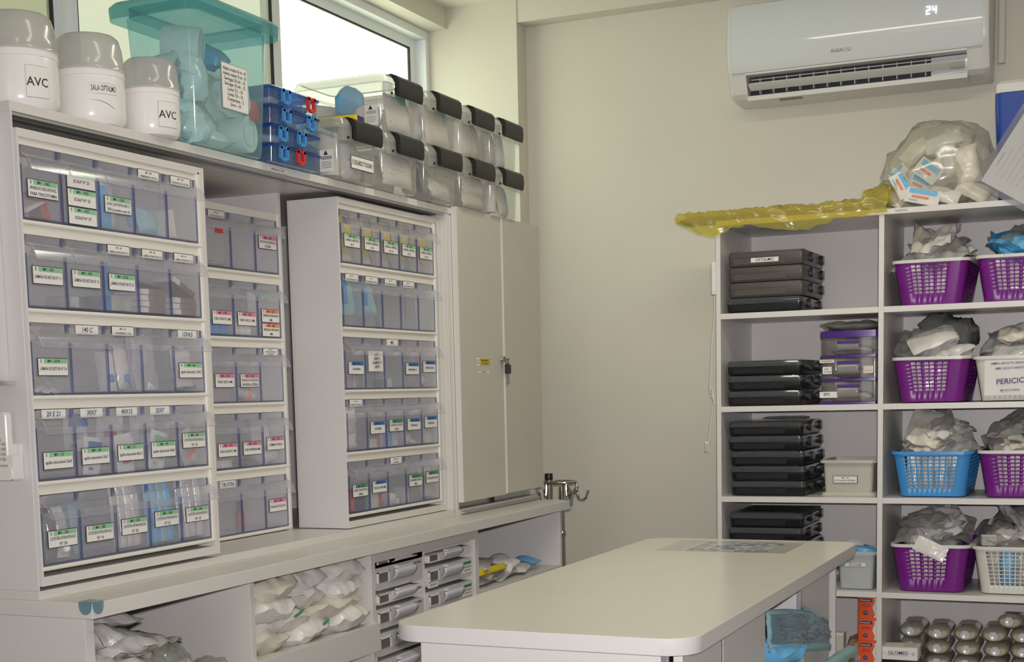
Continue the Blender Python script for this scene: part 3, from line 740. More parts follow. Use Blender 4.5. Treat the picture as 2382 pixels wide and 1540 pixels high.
roll('bandage_roll', 'big white roll end at the bottom corner of the teal box', 'bandage', (-1.912, 2.818, ZT + .052), .042, .075, 'gauze_white', (0, 90, 8), G_)
pack('gauze_pack', 'folded gauze pack lying low in the teal box', 'gauze', (-1.935, 2.70, ZT + .030), (.14, .10, .045), 'pack_white', (8, 0, 70), 3, .3, G_)
pack('gauze_pack', 'pale crumpled pack in the middle of the teal box', 'gauze', (-1.925, 2.665, ZT + .088), (.13, .10, .045), 'pack_white', (0, 62, 6), 5, .35, G_)
pack('gauze_pack', 'white pack behind the typed sheet in the teal box', 'gauze', (-1.940, 2.745, ZT + .125), (.10, .15, .05), 'gauze_white', (0, 80, 4), 6, .2, G_)
carton('green_box', 'dark green carton at the far side of the teal box', 'box', (-1.95, 2.848, ZT + .100), (.09, .030, .105), ['green_card', 'teal_card'], (0, 0, 0), None, G_)
carton('green_box', 'small green carton by the near side of the teal box', 'box', (-1.965, 2.635, ZT + .112), (.06, .045, .06), ['green_card', 'paper'], (0, 12, 20), None, G_)
pack('glove_pack', 'blue plastic pouch near the top of the teal box', 'pouch', (-1.975, 2.80, ZT + .222), (.09, .12, .05), 'pack_blue', (14, 10, 20), 9, .4, G_)
pack('red_pouch', 'small red pouch at the lower far corner of the teal box', 'pouch', (-1.875, 2.842, ZT + .108), (.05, .035, .012), 'red', (0, 80, 0), 11, .3, G_)
roll('paper_roll', 'white paper roll standing under the lid of the teal box', 'roll', (-1.965, 2.705, ZT + .235), .042, .085, 'gauze_white', (0, 96, 25), G_)
pack('gauze_pack', 'loose white sheets under the roll in the teal box', 'gauze', (-1.945, 2.68, ZT + .172), (.13, .16, .022), 'paper', (6, 14, 10), 14, .5, G_)
pack('gauze_pack', 'crumpled teal wrapping heaped at the near side of the teal box', 'gauze', (-1.99, 2.66, ZT + .178), (.09, .11, .05), 'pack_white', (10, -20, 40), 15, .6, G_)
pack('gauze_pack', 'round white dressing behind the typed sheet of the teal box', 'gauze', (-1.905, 2.792, ZT + .140), (.11, .11, .06), 'gauze_white', (0, 84, 0), 17, .3, G_, rnd_=.7)
pack('gauze_pack', 'white folded dressing at the near corner of the teal box', 'gauze', (-1.90, 2.648, ZT + .148), (.10, .075, .05), 'pack_white', (6, 84, 0), 18, .4, G_)
pack('gauze_pack', 'crumpled white film low at the near corner of the teal box', 'gauze', (-1.905, 2.650, ZT + .040), (.07, .08, .06), 'pack_white', (10, 60, 20), 19, .7, G_, nu=16, nv=14)
pack('gauze_pack', 'flat pack lying on the floor of the teal box at the back', 'gauze', (-1.995, 2.73, ZT + .045), (.05, .22, .08), 'pack_teal', (0, 0, 0), 16, .3, G_)

# ------------------------------------------------------------------ four blue organiser cases, stacked
def blue_case(z0, h, latches, label):
    t = thing('blue_case', label, 'case', (-1.96, 2.995, z0), 'blue organiser cases on the wall cabinet')
    m = MB(); m.loft([rr(-2.06, -1.862, 2.893, 3.103, z0 + .001, .008), rr(-2.064, -1.858, 2.889, 3.107, z0 + h * .80, .008)], cap1=False)
    m.box(-2.06, -1.862, 2.962, 2.964, z0 + .003, z0 + h * .68); m.box(-2.06, -1.862, 3.034, 3.036, z0 + .003, z0 + h * .68)
    obj('body', m, 'blue_clear', t)
    m = MB(); m.loft([rr(-2.066, -1.855, 2.887, 3.109, z0 + h * .80, .009), rr(-2.066, -1.855, 2.887, 3.109, z0 + h * .90, .009), rr(-2.062, -1.860, 2.891, 3.105, z0 + h - .001, .009)])
    obj('lid', m, 'blue_lid', t)
    for y, col in latches:
        m = MB(); x = -1.856
        for a in ((y - .017, y - .009, z0 + .008, z0 + h * .86), (y + .009, y + .017, z0 + .008, z0 + h * .86), (y - .009, y + .009, z0 + .004, z0 + .012)): m.rprism(x, x + .007, *a, .003, axis='x', n=3)
        m.rprism(x, x + .007, y - .017, y - .004, z0 + h * .70, z0 + h * .90, .003, axis='x', n=3); m.rprism(x, x + .007, y + .004, y + .017, z0 + h * .70, z0 + h * .90, .003, axis='x', n=3)
        obj('latch', m, col, t)
    return t
hs = [1.8706, 1.9145, 1.9585, 2.0030]
blue_case(hs[0], .0438, [(3.005, 'red'), (2.93, 'blue_card')], 'blue organiser case with a red latch, bottom of the stack')
blue_case(hs[1], .0438, [(3.012, 'blue_card'), (2.93, 'blue_card')], 'dark blue organiser case, second from the bottom of the stack')
blue_case(hs[2], .0440, [(2.948, 'blue_card'), (3.058, 'blue_card')], 'blue organiser case with two blue latches, second from the top')
blue_case(hs[3], .0440, [(2.948, 'blue_card'), (3.060, 'red')], 'blue organiser case on top, one blue and one red latch')
for i, (yy, zz) in enumerate(((2.93, hs[3]), (3.0, hs[2]), (3.06, hs[3]), (2.93, hs[1]))):
    pack('small_sachets', ['pale sachets at the near end of the top blue case', 'pale sachets in the third blue case', 'pale sachets at the far end of the top blue case', 'pale sachets in the dark second blue case'][i],
         'sachet', (-1.905, yy, zz + .014), (.07, .055, .018), 'pack_white', (0, 0, 20 * i), 20 + i, .4, 'sachets in the blue cases')

# ------------------------------------------------------------------ nine clear boxes with black clip handles
def clip_box(y, z, label, sticker=None, name_card=None):
    W, D, H = .208, .285, .150
    x1, x0 = -1.846, -1.846 - D
    t = thing('clip_box', label, 'box', ((x0 + x1) / 2, y, z), 'clear boxes with black clips')
    h = W / 2
    m = MB(); m.loft([rr(x0 + .016, x1 - .010, y - h + .012, y + h - .012, z + .001, .018), rr(x0 + .013, x1 - .006, y - h + .008, y + h - .008, z + .010, .022), rr(x0 + .006, x1 - .001, y - h + .002, y + h - .002, z + H * .86, .024)], cap1=False)
    b = obj('body', m, 'clear_box', t, ang=50)
    m = MB(); m.loft([rr(x0 - .002, x1 + .006, y - h - .006, y + h + .006, z + H * .82, .030), rr(x0 - .003, x1 + .007, y - h - .007, y + h + .007, z + H * .90, .032), rr(x0 + .004, x1, y - h, y + h, z + H * .985, .028), rr(x0 + .014, x1 - .010, y - h + .010, y + h - .010, z + H * .99, .022), rr(x0 + .014, x1 - .010, y - h + .010, y + h - .010, z + H * .965, .022)], cap0=False)
    obj('lid', m, 'clear_lid', t, ang=40)
    # collar below the lid at the two front corners, where the clip turns
    for s in (-1, 1):
        m = MB(); a, c = sorted((y + s * (h + .004), y + s * (h - .040)))
        m.rprism(x1 - .002, x1 + .007, a, c, z + H * .60, z + H * .84, .008, axis='x', n=3)
        obj('clip_mount', m, 'clear_box', t)
    m = MB()
    prof = [(x1 + .004, z + H * .995), (x1 + .014, z + H * .985), (x1 + .022, z + H * .93), (x1 + .024, z + H * .80), (x1 + .022, z + H * .66), (x1 + .018, z + H * .62), (x1 + .012, z + H * .66), (x1 + .012, z + H * .85), (x1 + .002, z + H * .965)]
    ya, yb_ = y - h + .042, y + h - .022
    m.loft([[(px, ya + .003, pz) for px, pz in prof], [(px, ya, pz) for px, pz in prof], [(px, yb_, pz) for px, pz in prof], [(px - .003, yb_ + .004, pz) for px, pz in prof]])
    m.box(x1 - .012, x1 + .006, ya - .006, yb_ - .02, z + H * .985, z + H * 1.005)
    obj('clip_handle', m, 'latch_black', t, ang=30)
    m = MB()
    m.lathe([(.0035, 0), (.0035, .003)], (x1 + .008, ya - .014, z + H * .66), 10, axis='x')
    obj('pivot_pin', m, 'black_plastic', t)
    if sticker:
        m = MB(); X0 = x1 - .060; yy = y - h + .0005
        m.quad((X0, yy, z + H * .10), (.040, 0, 0), (0, 0, H * .36), 0)
        m.lathe([(.0075, 0), (.0075, .0006)], (X0 + .018, yy - .0008, z + H * .40), 3, m=1, axis='y')
        for k in range(6): m.quad((X0 + .005 + k * .0052, yy - .0006, z + H * .30), (.0032, 0, 0), (0, 0, H * .055), 2)
        for k in range(4): m.quad((X0 + .005, yy - .0006, z + H * (.25 - .03 * k)), (.029, 0, 0), (0, 0, .0012), 2)
        obj('price_label', m, ['paper', 'ink', 'aluminium'], b, smooth=False)
    if name_card:
        m = MB(); m.box(x1 + .0002, x1 + .001, y - .052, y + .066, z + H * .18, z + H * .40, 1)
        m.quad((x1 + .0014, y - .0505, z + H * .19), (0, .115, 0), (0, 0, H * .20), 0)
        m.text(name_card, (x1 + .0018, y + .007, z + H * .29), (0, 1, 0), (0, 0, 1), .017, 1, .104)
        obj('name_card', m, ['paper', 'ink'], b, smooth=False)
    return t
ys = [3.285, 3.523, 3.770, 4.005, 4.228]
low = ['clear clip box with a typed name card, nearest in the lower row', 'clear clip box of white packs under the widest upper box', 'clear clip box with dark film inside, middle of the lower row',
       'clear clip box of white packs, fourth in the lower row', 'clear clip box with a red mark inside, lower row by the wall']
for i, y in enumerate(ys): clip_box(y, ZT, low[i], i == 0, 'R. EDUARDO TOSCANO' if i == 0 else None)
up_ = ['clear clip box with a blue item inside, nearest in the upper row', 'clear clip box with lined papers, second in the upper row', 'clear clip box of pale rolls, third in the upper row', 'clear clip box with green-edged packs, upper row by the wall']
for i, y in enumerate(ys[1:]): clip_box(y + .003, ZT + .1515, up_[i], i == 0)
# contents of the clear boxes
def inbox(i, up, dy, dx, dz, size, mat, rot, seed, label, kind='pack', cr=.2):
    y = ys[i] + dy; z = ZT + .008 + (.1515 if up else 0) + dz; x = -1.846 + dx
    g = 'contents of the clear clip boxes'
    if kind == 'pack': pack('dressing_pack', label, 'pack', (x, y, z), size, mat, rot, seed, cr, g)
    elif kind == 'carton': carton('small_carton', label, 'box', (x, y, z), size, mat, rot, None, g)
    else: roll('bandage_roll', label, 'roll', (x, y, z), size[0], size[1], mat, rot, g)
D_ = [
 (0, 0, -.055, -.060, .055, (.027, .105), 'gauze_white', (0, 0, 0), 'roll', 'white roll standing behind the price label of the name card box'),
 (0, 0, .030, -.055, .050, (.10, .085, .05), 'pack_print_blue', (0, 80, 0), 'pack', 'white pack upright at the front of the name card box'),
 (0, 0, -.03, -.150, .050, (.09, .15, .06), 'pack_grey', (0, 75, 0), 'pack', 'grey pack at the middle of the name card box'),
 (0, 0, -.04, -.080, .112, (.09, .10, .02), 'pack_teal', (0, 20, 10), 'pack', 'green cloth corner under the lid of the name card box'),
 (1, 0, .010, -.030, .052, (.085, .17, .03), 'pack_print', (0, 84, 0), 'pack', 'printed white pack at the front of the second lower box'),
 (1, 0, .0, -.085, .050, (.095, .17, .05), 'pack_cream', (0, 80, 2), 'pack', 'cream pack behind in the second lower box'),
 (1, 0, .0, -.170, .050, (.095, .17, .07), 'pack_white', (0, 80, -2), 'pack', 'white pack at the back of the second lower box'),
 (2, 0, .030, -.035, .034, (.06, .14, .035), 'pack_print', (0, 70, 4), 'pack', 'white pack low in the middle lower box'),
 (2, 0, -.060, -.045, .060, (.10, .06, .03), 'pack_dark', (0, 75, 20), 'pack', 'dark film pack at the near corner of the middle lower box'),
 (2, 0, .02, -.100, .055, (.10, .16, .05), 'pack_grey', (0, 80, 0), 'pack', 'grey pack behind in the middle lower box'),
 (3, 0, .022, -.032, .070, (.055, .14, .03), 'pack_print', (0, 84, 0), 'pack', 'upper white pack in the fourth lower box'),
 (3, 0, .022, -.034, .026, (.045, .15, .034), 'pack_cream', (0, 84, 3), 'pack', 'lower cream pack in the fourth lower box'),
 (3, 0, -.01, -.100, .050, (.10, .16, .06), 'pack_white', (0, 80, 0), 'pack', 'white pack at the back of the fourth lower box'),
 (4, 0, -.050, -.045, .050, (.024, .085), 'gauze_white', (0, 0, 0), 'roll', 'white roll at the near corner of the last lower box'),
 (4, 0, -.055, -.030, .104, (.03, .055, .014), 'red', (0, 78, 0), 'pack', 'red strip at the top of the last lower box'),
 (4, 0, .015, -.035, .050, (.095, .045, .022), 'pack_cream', (0, 80, 0), 'pack', 'peach strip pack in the last lower box'),
 (4, 0, .055, -.045, .052, (.10, .05, .03), 'pack_teal', (0, 80, 10), 'pack', 'bluish pack at the far side of the last lower box'),
 (4, 0, .0, -.120, .050, (.10, .15, .06), 'pack_white', (0, 80, 0), 'pack', 'white pack at the back of the last lower box'),
 (1, 1, .030, -.032, .055, (.10, .13, .028), 'pack_print', (0, 82, 0), 'pack', 'white printed pack at the front of the nearest upper box'),
 (1, 1, .045, -.028, .100, (.05, .06, .010), 'teal_card', (0, 86, 0), 'pack', 'teal slip at the front of the nearest upper box'),
 (1, 1, -.050, -.135, .078, (.08, .09, .075), 'sky_blue', (0, 14, 30), 'pack', 'blue rounded item inside the nearest upper box'),
 (1, 1, .01, -.215, .040, (.10, .17, .07), 'pack_white', (0, 60, 0), 'pack', 'white pack at the back of the nearest upper box'),
 (1, 1, -.050, -.078, .036, (.07, .06, .065), 'pack_white', (0, 0, 20), 'pack', 'white pouch beside the blue item of the nearest upper box'),
 (2, 1, .020, -.030, .058, (.11, .15, .022), 'pack_cream', (0, 84, 0), 'pack', 'cream sheets at the front of the second upper box'),
 (2, 1, .050, -.026, .085, (.06, .02, .010), 'sky_blue', (0, 84, 0), 'pack', 'thin blue strip in the second upper box'),
 (2, 1, -.06, -.07, .055, (.10, .06, .05), 'pack_print_blue', (0, 80, 0), 'pack', 'white pack at the near side of the second upper box'),
 (2, 1, .0, -.14, .050, (.11, .16, .06), 'pack_white', (0, 80, 0), 'pack', 'white pack at the back of the second upper box'),
 (3, 1, -.052, -.050, .058, (.026, .105), 'gauze_white', (0, 0, 0), 'roll', 'pale roll at the near corner of the third upper box'),
 (3, 1, .010, -.045, .056, (.11, .07, .03), 'pack_cream', (0, 84, 0), 'pack', 'peach pack at the front of the third upper box'),
 (3, 1, .065, -.050, .056, (.11, .05, .04), 'pack_grey', (0, 84, 0), 'pack', 'grey pack at the far side of the third upper box'),
 (3, 1, .0, -.13, .052, (.11, .16, .06), 'pack_white', (0, 82, 0), 'pack', 'white pack at the back of the third upper box'),
 (4, 1, -.045, -.045, .056, (.11, .06, .03), 'pack_grey', (0, 84, 0), 'pack', 'grey pack at the near side of the last upper box'),
 (4, 1, .025, -.042, .056, (.11, .06, .03), 'pack_print_blue', (0, 84, 6), 'pack', 'white pack with a leaning edge in the last upper box'),
 (4, 1, .062, -.050, .050, (.10, .02, .02), 'green_card', (0, 84, 0), 'pack', 'thin green strip in the last upper box'),
 (4, 1, .0, -.125, .052, (.11, .16, .06), 'pack_white', (0, 82, 0), 'pack', 'white pack at the back of the last upper box')]
for i, d in enumerate(D_): inbox(d[0], d[1], d[2], d[3], d[4], d[5], d[6], d[7], 40 + i, d[9], d[8])
carton('dark_carton', 'dark printed carton lying between the name card box and the upper box', 'box', (-1.925, 3.325, ZT + .1505), (.11, .06, .024), ['navy', 'yellow_card'], (0, 0, 4), None)

# ------------------------------------------------------------------ what lies in the tip-out bins
RK = {1: (-1.88, 2.0735, 1.0125, .1617), 2: (-2.065, 2.788, .979, .1655), 3: (-1.91, 3.2795, 1.0065, .1655)}
RN = {1: 'nearest rack', 2: 'recessed rack', 3: 'pulled-out rack'}
ROW = ['bottom', 'fourth', 'third', 'second', 'top']
def bp(k, r, c, dx, dy, dz):
    x, yb, zs, p = RK[k]; return (x + dx, yb + c * BW + BW / 2 + dy, zs + r * p + .0045 + dz)
CN = {1: ['first', 'second', 'third', 'fourth', 'fifth'], 2: ['hidden', 'first visible', 'second', 'third'], 3: ['first', 'second', 'third', 'fourth', 'fifth']}
def where(k, r, c): return f'{CN[k][c]} bin, {ROW[r]} row of the {RN[k]}'
def bpack(k, r, c, what, size, mat, rot=(0, 84, 0), d=(-.03, 0, .045), cr=.3, seed=None):
    g = 'supplies in the tip-out bins'
    pack('supply_pack', f'{what}, {where(k, r, c)}', 'pack', bp(k, r, c, *d), size, mat, rot, seed if seed is not None else k * 31 + r * 7 + c, cr, g, nu=10, nv=8)
def bcart(k, r, c, what, size, mats, rot=(0, 0, 0), d=(-.035, 0, 0), txt=None):
    carton('small_carton', f'{what}, {where(k, r, c)}', 'box', bp(k, r, c, *d), size, mats, rot, txt, 'supplies in the tip-out bins')
def bvial(k, r, c, what, rad, h, mats, d=(-.03, 0, 0), rot=(0, 0, 0), cap=.22, neck=.7):
    vial('vial', f'{what}, {where(k, r, c)}', 'vial', bp(k, r, c, *d), rad, h, mats, rot, 'supplies in the tip-out bins', cap, neck)

# nearest rack
bcart(1, 4, 0, 'red card box tilted on its corner', (.03, .020, .055), ['red', 'brown_card'], (18, 0, 0), (-.025, .022, .002))
bpack(1, 4, 0, 'folded white leaflet', (.05, .055, .006), 'paper', (28, 14, 0), (-.028, -.012, .026))
bpack(1, 4, 2, 'teal and blue soft pouch', (.085, .05, .03), 'sky_blue', (25, 84, 0), (-.03, -.022, .045))
bpack(1, 4, 2, 'teal film behind the blue pouch', (.10, .04, .02), 'teal_card', (0, 84, 0), (-.055, -.035, .06))
bpack(1, 4, 2, 'white paper pouch', (.10, .06, .02), 'pack_white', (-12, 84, 0), (-.045, .022, .055))
bpack(1, 4, 3, 'pale green film pouch', (.055, .07, .022), 'pack_teal', (0, 80, 5), (-.025, .015, .030))
bpack(1, 4, 3, 'blue clip', (.05, .018, .012), 'blue_card', (35, 80, 0), (-.03, -.030, .038))
bpack(1, 4, 4, 'thin cream sleeve', (.06, .05, .012), 'pack_cream', (40, 82, 0), (-.04, -.015, .032))
bcart(1, 3, 1, 'dark grey flat foil box', (.06, .085, .022), ['pack_dark', 'pack_grey'], (0, 0, 3))
bpack(1, 3, 2, 'blue film strip standing', (.10, .018, .010), 'pack_blue', (12, 84, 0), (-.04, .012, .050))
bcart(1, 3, 2, 'grey and blue flat box', (.05, .085, .030), ['pack_grey', 'band_blue'], (0, 0, -3))
for j in range(4): bcart(1, 3, 3, ['lowest', 'second', 'third', 'topmost'][j] + ' brown blade carton of the pile', (.055, .080, .0115), ['grey_brown_box', 'paper'], (0, 0, (-2, 2, -1, 2)[j]), (-.036, .006, j * .0125), 'N 23')
bpack(1, 3, 3, 'loose dark flap on the brown cartons', (.06, .085, .006), 'pack_dark', (-7, 6, 0), (-.036, 0, .060), .3)
for j in range(3): bcart(1, 3, 4, ['lowest', 'middle', 'upper'][j] + ' brown blade carton of the pile', (.055, .080, .0115), ['grey_brown_box', 'paper'], (0, 0, (2, -2, 1)[j]), (-.036, .006, j * .0125), 'N 10')
bcart(1, 3, 4, 'brown blade carton leaning on the pile', (.055, .080, .0115), ['grey_brown_box', 'paper'], (-24, 0, 0), (-.036, .004, .054), 'N 10')
for j in range(3): bpack(1, 2, 0, ['left', 'middle', 'right'][j] + ' foil blade sachet', (.05, .03, .008), 'pack_silver', (20, 25 + 10 * j, 15 * j), (-.03, -.028 + .026 * j, .014), .5)
bpack(1, 2, 2, 'white needle pouch with blue tip, left', (.08, .04, .02), 'pack_white', (22, 84, 0), (-.03, -.025, .040))
bpack(1, 2, 2, 'white needle pouch with blue tip, right', (.09, .04, .022), 'pack_white', (-8, 84, 0), (-.03, .022, .048))
for s in (-1, 1): bpack(1, 2, 2, 'blue tip on the %s pouch' % ('left' if s < 0 else 'right'), (.016, .014, .008), 'blue_card', (0, 84, 0), (-.012, -.030 if s < 0 else .020, .026), .2)
for j in range(3): bpack(1, 2, 3, ['front', 'middle', 'back'][j] + ' long white film pouch', (.13, .085 - .01 * j, .016), ['film', 'pack_white', 'pack_white'][j], (8 - 8 * j, 84, 0), (-.018 - .022 * j, .002 * j, .066), .5)
bpack(1, 2, 4, 'white printed needle pouch', (.085, .07, .02), 'pack_white', (0, 84, 0), (-.022, 0, .045)); bpack(1, 2, 4, 'dark printed needle pouch below', (.03, .08, .016), 'pack_dark', (6, 60, 0), (-.025, 0, .014))
packet('printed_pouch', 'white pouch printed blue, ' + where(1, 1, 1), 'pack', bp(1, 1, 1, -.014, .008, .034), (.05, .075, .012), (90, 6, 90), 'band_blue', 'drawer_window', 'supplies in the tip-out bins')
packet('printed_pouch', 'white pouch printed blue standing behind, ' + where(1, 1, 1), 'pack', bp(1, 1, 1, -.045, .0, .085), (.07, .085, .012), (90, 0, 90), 'band_blue', 'pack_grey', 'supplies in the tip-out bins')
packet('printed_pouch', 'white pouch printed red, ' + where(1, 1, 2), 'pack', bp(1, 1, 2, -.014, 0, .032), (.055, .085, .012), (90, -6, 90), 'paper', 'red', 'supplies in the tip-out bins')
packet('printed_pouch', 'white pouch printed red standing behind, ' + where(1, 1, 2), 'pack', bp(1, 1, 2, -.05, .0, .085), (.08, .085, .012), (90, 8, 90), 'paper', 'red', 'supplies in the tip-out bins')
packet('printed_pouch', 'white pouch with green print, ' + where(1, 1, 3), 'pack', bp(1, 1, 3, -.014, 0, .034), (.055, .085, .012), (90, 14, 90), 'band_green', 'band_green', 'supplies in the tip-out bins')
packet('printed_pouch', 'white pouch with green print standing behind, ' + where(1, 1, 3), 'pack', bp(1, 1, 3, -.05, .0, .088), (.08, .085, .012), (90, -5, 90), 'paper', 'band_green', 'supplies in the tip-out bins')
packet('printed_pouch', 'grey pouch with an orange spot, ' + where(1, 1, 4), 'pack', bp(1, 1, 4, -.016, 0, .036), (.06, .08, .014), (90, -25, 90), 'pack_grey', 'band_orange', 'supplies in the tip-out bins', 'pack_silver')
for j in range(3): bpack(1, 0, 0, ['left', 'middle', 'right'][j] + ' grey foil catheter pack', (.10, .030, .022), ['pack_grey', 'pack_dark', 'pack_silver'][j], (-24 + 22 * j, 84, 0), (-.03, -.032 + .03 * j, .052), .4)
bvial(1, 0, 0, 'white stopper', .009, .016, ['gauze_white', 'paper', 'paper'], (-.014, .014, .02), (0, 70, 0), .1)
bpack(1, 0, 1, 'slim blue catheter sleeve', (.10, .02, .012), 'pack_teal', (0, 84, 0), (-.03, -.038, .055)); bpack(1, 0, 1, 'slim blue catheter sleeve at the back', (.10, .06, .012), 'pack_teal', (5, 84, 0), (-.08, .01, .06))
for j in range(4): bpack(1, 0, 2, ['first', 'second', 'third', 'fourth'][j] + ' white catheter sleeve standing', (.13, .022, .014), ['pack_cream', 'pack_white', 'pack_white', 'pack_silver'][j], (2 * j - 3, 86, 0), (-.022, -.033 + .022 * j, .068), .2)
for j in range(4): bpack(1, 0, 3, ['first', 'second', 'third', 'fourth'][j] + ' blue catheter sleeve standing', (.135, .022, .014), ['sky_blue', 'sky_blue', 'pack_teal', 'sky_blue'][j], (2 * j - 3, 86, 0), (-.022, -.033 + .022 * j, .070), .2)
for j in range(4): bpack(1, 0, 4, ['first', 'second', 'third', 'fourth'][j] + ' clear catheter sleeve standing', (.135, .022, .014), ['pack_silver', 'pack_white', 'pack_silver', 'pack_white'][j], (2 * j - 3, 86, 0), (-.022, -.033 + .022 * j, .070), .2)
# recessed rack
rp = MB(); rp.rprism(-.0006, .0006, -.016, .016, -.006, .006, .001, axis='x', n=2); rp.quad((.0008, -.013, -.001), (0, .026, 0), (0, 0, .002), 0)
o = obj('red_sticker', rp, 'red'); place(o, bp(2, 4, 1, .001, .005, .085)); tag(o, 'small red sticker on a bin of the recessed rack', 'sticker')
bpack(2, 4, 1, 'flat grey-green sachets on the floor', (.05, .06, .014), 'pack_grey', (4, 6, 0), (-.03, .01, .008), .4)
for j in range(3): bvial(2, 3, 1, ['left', 'middle', 'right'][j] + ' blue labelled tube', .0115, .045, ['blue_card', 'pack_teal', 'blue_card'], (-.016, -.028 + .026 * j, 0))
for j in range(3): bvial(2, 3, 2, ['left', 'middle', 'right'][j] + ' clear glass tube', .011, .050, ['skin_vial', 'pack_silver', 'paper'], (-.016, -.030 + .026 * j, 0))
bpack(2, 3, 3, 'green cap under the hood', (.014, .045, .012), 'band_green', (0, 60, 0), (-.02, .01, .100), .3); bpack(2, 3, 3, 'white sleeve stack', (.11, .03, .02), 'pack_white', (0, 86, 0), (-.03, -.035, .06), .2)
bpack(2, 3, 3, 'foil pouch at the bottom', (.02, .06, .016), 'pack_silver', (0, 60, 0), (-.02, .01, .014), .5)
bvial(2, 2, 2, 'orange-capped specimen jar lying down', .017, .060, ['skin_vial', 'band_orange', 'film'], (-.022, -.036, .024), (-98, 0, 0), .3, .9)
bvial(2, 2, 2, 'orange-capped tube lying below', .008, .045, ['skin_vial', 'band_orange', 'film'], (-.02, .045, .010), (98, 0, 0), .3, .9)
bcart(2, 1, 1, 'low white box', (.05, .065, .018), ['paper', 'pack_cream'], (0, 0, 0), (-.035, .0, 0)); bpack(2, 1, 2, 'small brown foil strips', (.04, .07, .010), 'brown_card', (3, 6, 0), (-.03, 0, .008), .5)
bpack(2, 1, 3, 'lilac leaflet', (.11, .07, .008), 'pack_white', (10, 84, 0), (-.05, .01, .06), .2); bpack(2, 1, 3, 'pile of white sachets', (.04, .08, .035), 'pack_white', (14, 12, 0), (-.03, 0, .022), .6)
bvial(2, 0, 2, 'dark bottle with a red label', .0125, .075, ['pack_dark', 'black_plastic', 'red'], (-.020, -.036, 0), (0, 0, 0), .28, .55)
# pulled-out rack
for c in range(5):
    packet('catheter_pouch', 'pouch with a yellow header, ' + where(3, 4, c), 'pack', bp(3, 4, c, -.035, -.012 + .004 * c, .075), (.13, .062, .012), (0, 84, 0 if c % 2 else 4), 'yellow_card', 'pack_cream', 'supplies in the tip-out bins', 'pack_cream')
    bpack(3, 4, c, 'cream pouch curled below', (.07, .07, .02), 'pack_cream', (20 - 6 * c, 70, 0), (-.045, .006, .036), .4)
    bcart(3, 4, c, 'yellow slip behind the pouch', (.004, .052, .024), ['yellow_card', 'pack_grey'], (0, 0, 0), (-.012, -.006, .074))
for c in range(2):
    bpack(3, 3, c, 'blue and green film pouch', (.10, .075, .03), 'pack_teal', (18 + 10 * c, 80, 0), (-.03, -.006, .075), .5); bpack(3, 3, c, 'blue strip in the pouch', (.06, .014, .008), 'blue_card', (24, 84, 0), (-.014, -.020, .085), .3)
bpack(3, 3, 2, 'slanting white leaflet', (.12, .06, .008), 'pack_white', (-40, 84, 0), (-.05, 0, .045), .2); bpack(3, 3, 4, 'slim white tube pouch', (.08, .018, .012), 'pack_white', (0, 86, 0), (-.016, -.032, .045), .3)
bcart(3, 2, 0, 'white ampoule carton', (.035, .04, .032), ['paper', 'pack_grey'], (0, 0, 12), (-.03, .010, 0)); bpack(3, 2, 0, 'clear film pouch', (.05, .04, .02), 'pack_silver', (0, 80, 0), (-.05, -.02, .03), .4)
m = MB(); m.grid(6, 4, lambda u, v: (.002 * math.sin(5 * u), (u - .5) * .085, (v - .5) * .055), 0)
for j, s_ in enumerate(['NÃO', 'TEM NA', 'FARMÁCIA', 'ABRIR']): m.text(s_, (.003, 0, .018 - j * .011), (0, 1, .05), (0, 0, 1), .010, 1, .05)
o = obj('note_slip', m, ['paper', 'ink'], None, smooth=False); place(o, bp(3, 2, 1, .004, .0, .070)); tag(o, 'handwritten paper slip, ' + where(3, 2, 1), 'note')
bpack(3, 2, 1, 'crumpled clear bag', (.10, .085, .02), 'film', (0, 84, 0), (-.03, 0, .055), .6)
bcart(3, 2, 2, 'white and teal carton', (.035, .055, .022), ['paper', 'teal_card'], (0, 0, 8), (-.03, -.012, 0))
bpack(3, 2, 4, 'thin orange edge of a folder', (.11, .006, .006), 'band_orange', (0, 86, 0), (-.012, -.045, .060), .1); bpack(3, 2, 4, 'white folded leaflet', (.05, .07, .02), 'pack_white', (-20, 78, 0), (-.03, .005, .028), .3)
for j in range(3): bpack(3, 1, 0, ['lower', 'middle', 'upper'][j] + ' grey printed film pouch', (.045, .06, .022), 'pack_white' if j != 1 else 'pack_silver', (4, 80, 0), (-.02, -.014, .024 + .036 * j), .5)
bcart(3, 1, 1, 'white carton with grey print', (.035, .06, .024), ['paper', 'pack_grey'], (0, 0, 0), (-.03, -.008, 0), 'R'); bcart(3, 1, 2, 'white carton with blue end', (.035, .06, .046), ['paper', 'sky_blue'], (0, 0, 6), (-.03, .010, 0))
bcart(3, 1, 2, 'narrow white carton with pink print', (.03, .022, .044), ['paper', 'band_pink'], (0, 0, -8), (-.04, -.038, 0))
bpack(3, 1, 3, 'white cotton ball', (.03, .035, .03), 'gauze_white', (0, 0, 0), (-.025, -.012, .018), .3); bpack(3, 1, 3, 'flat white blister', (.03, .03, .012), 'pack_silver', (0, 30, 0), (-.02, .02, .010), .4)
bcart(3, 1, 4, 'white carton at the left', (.03, .022, .052), ['paper', 'pack_grey'], (0, 0, 0), (-.03, -.030, 0)); bcart(3, 1, 4, 'wider white carton', (.03, .055, .055), ['paper', 'pack_cream'], (0, 0, 2), (-.03, .014, 0))
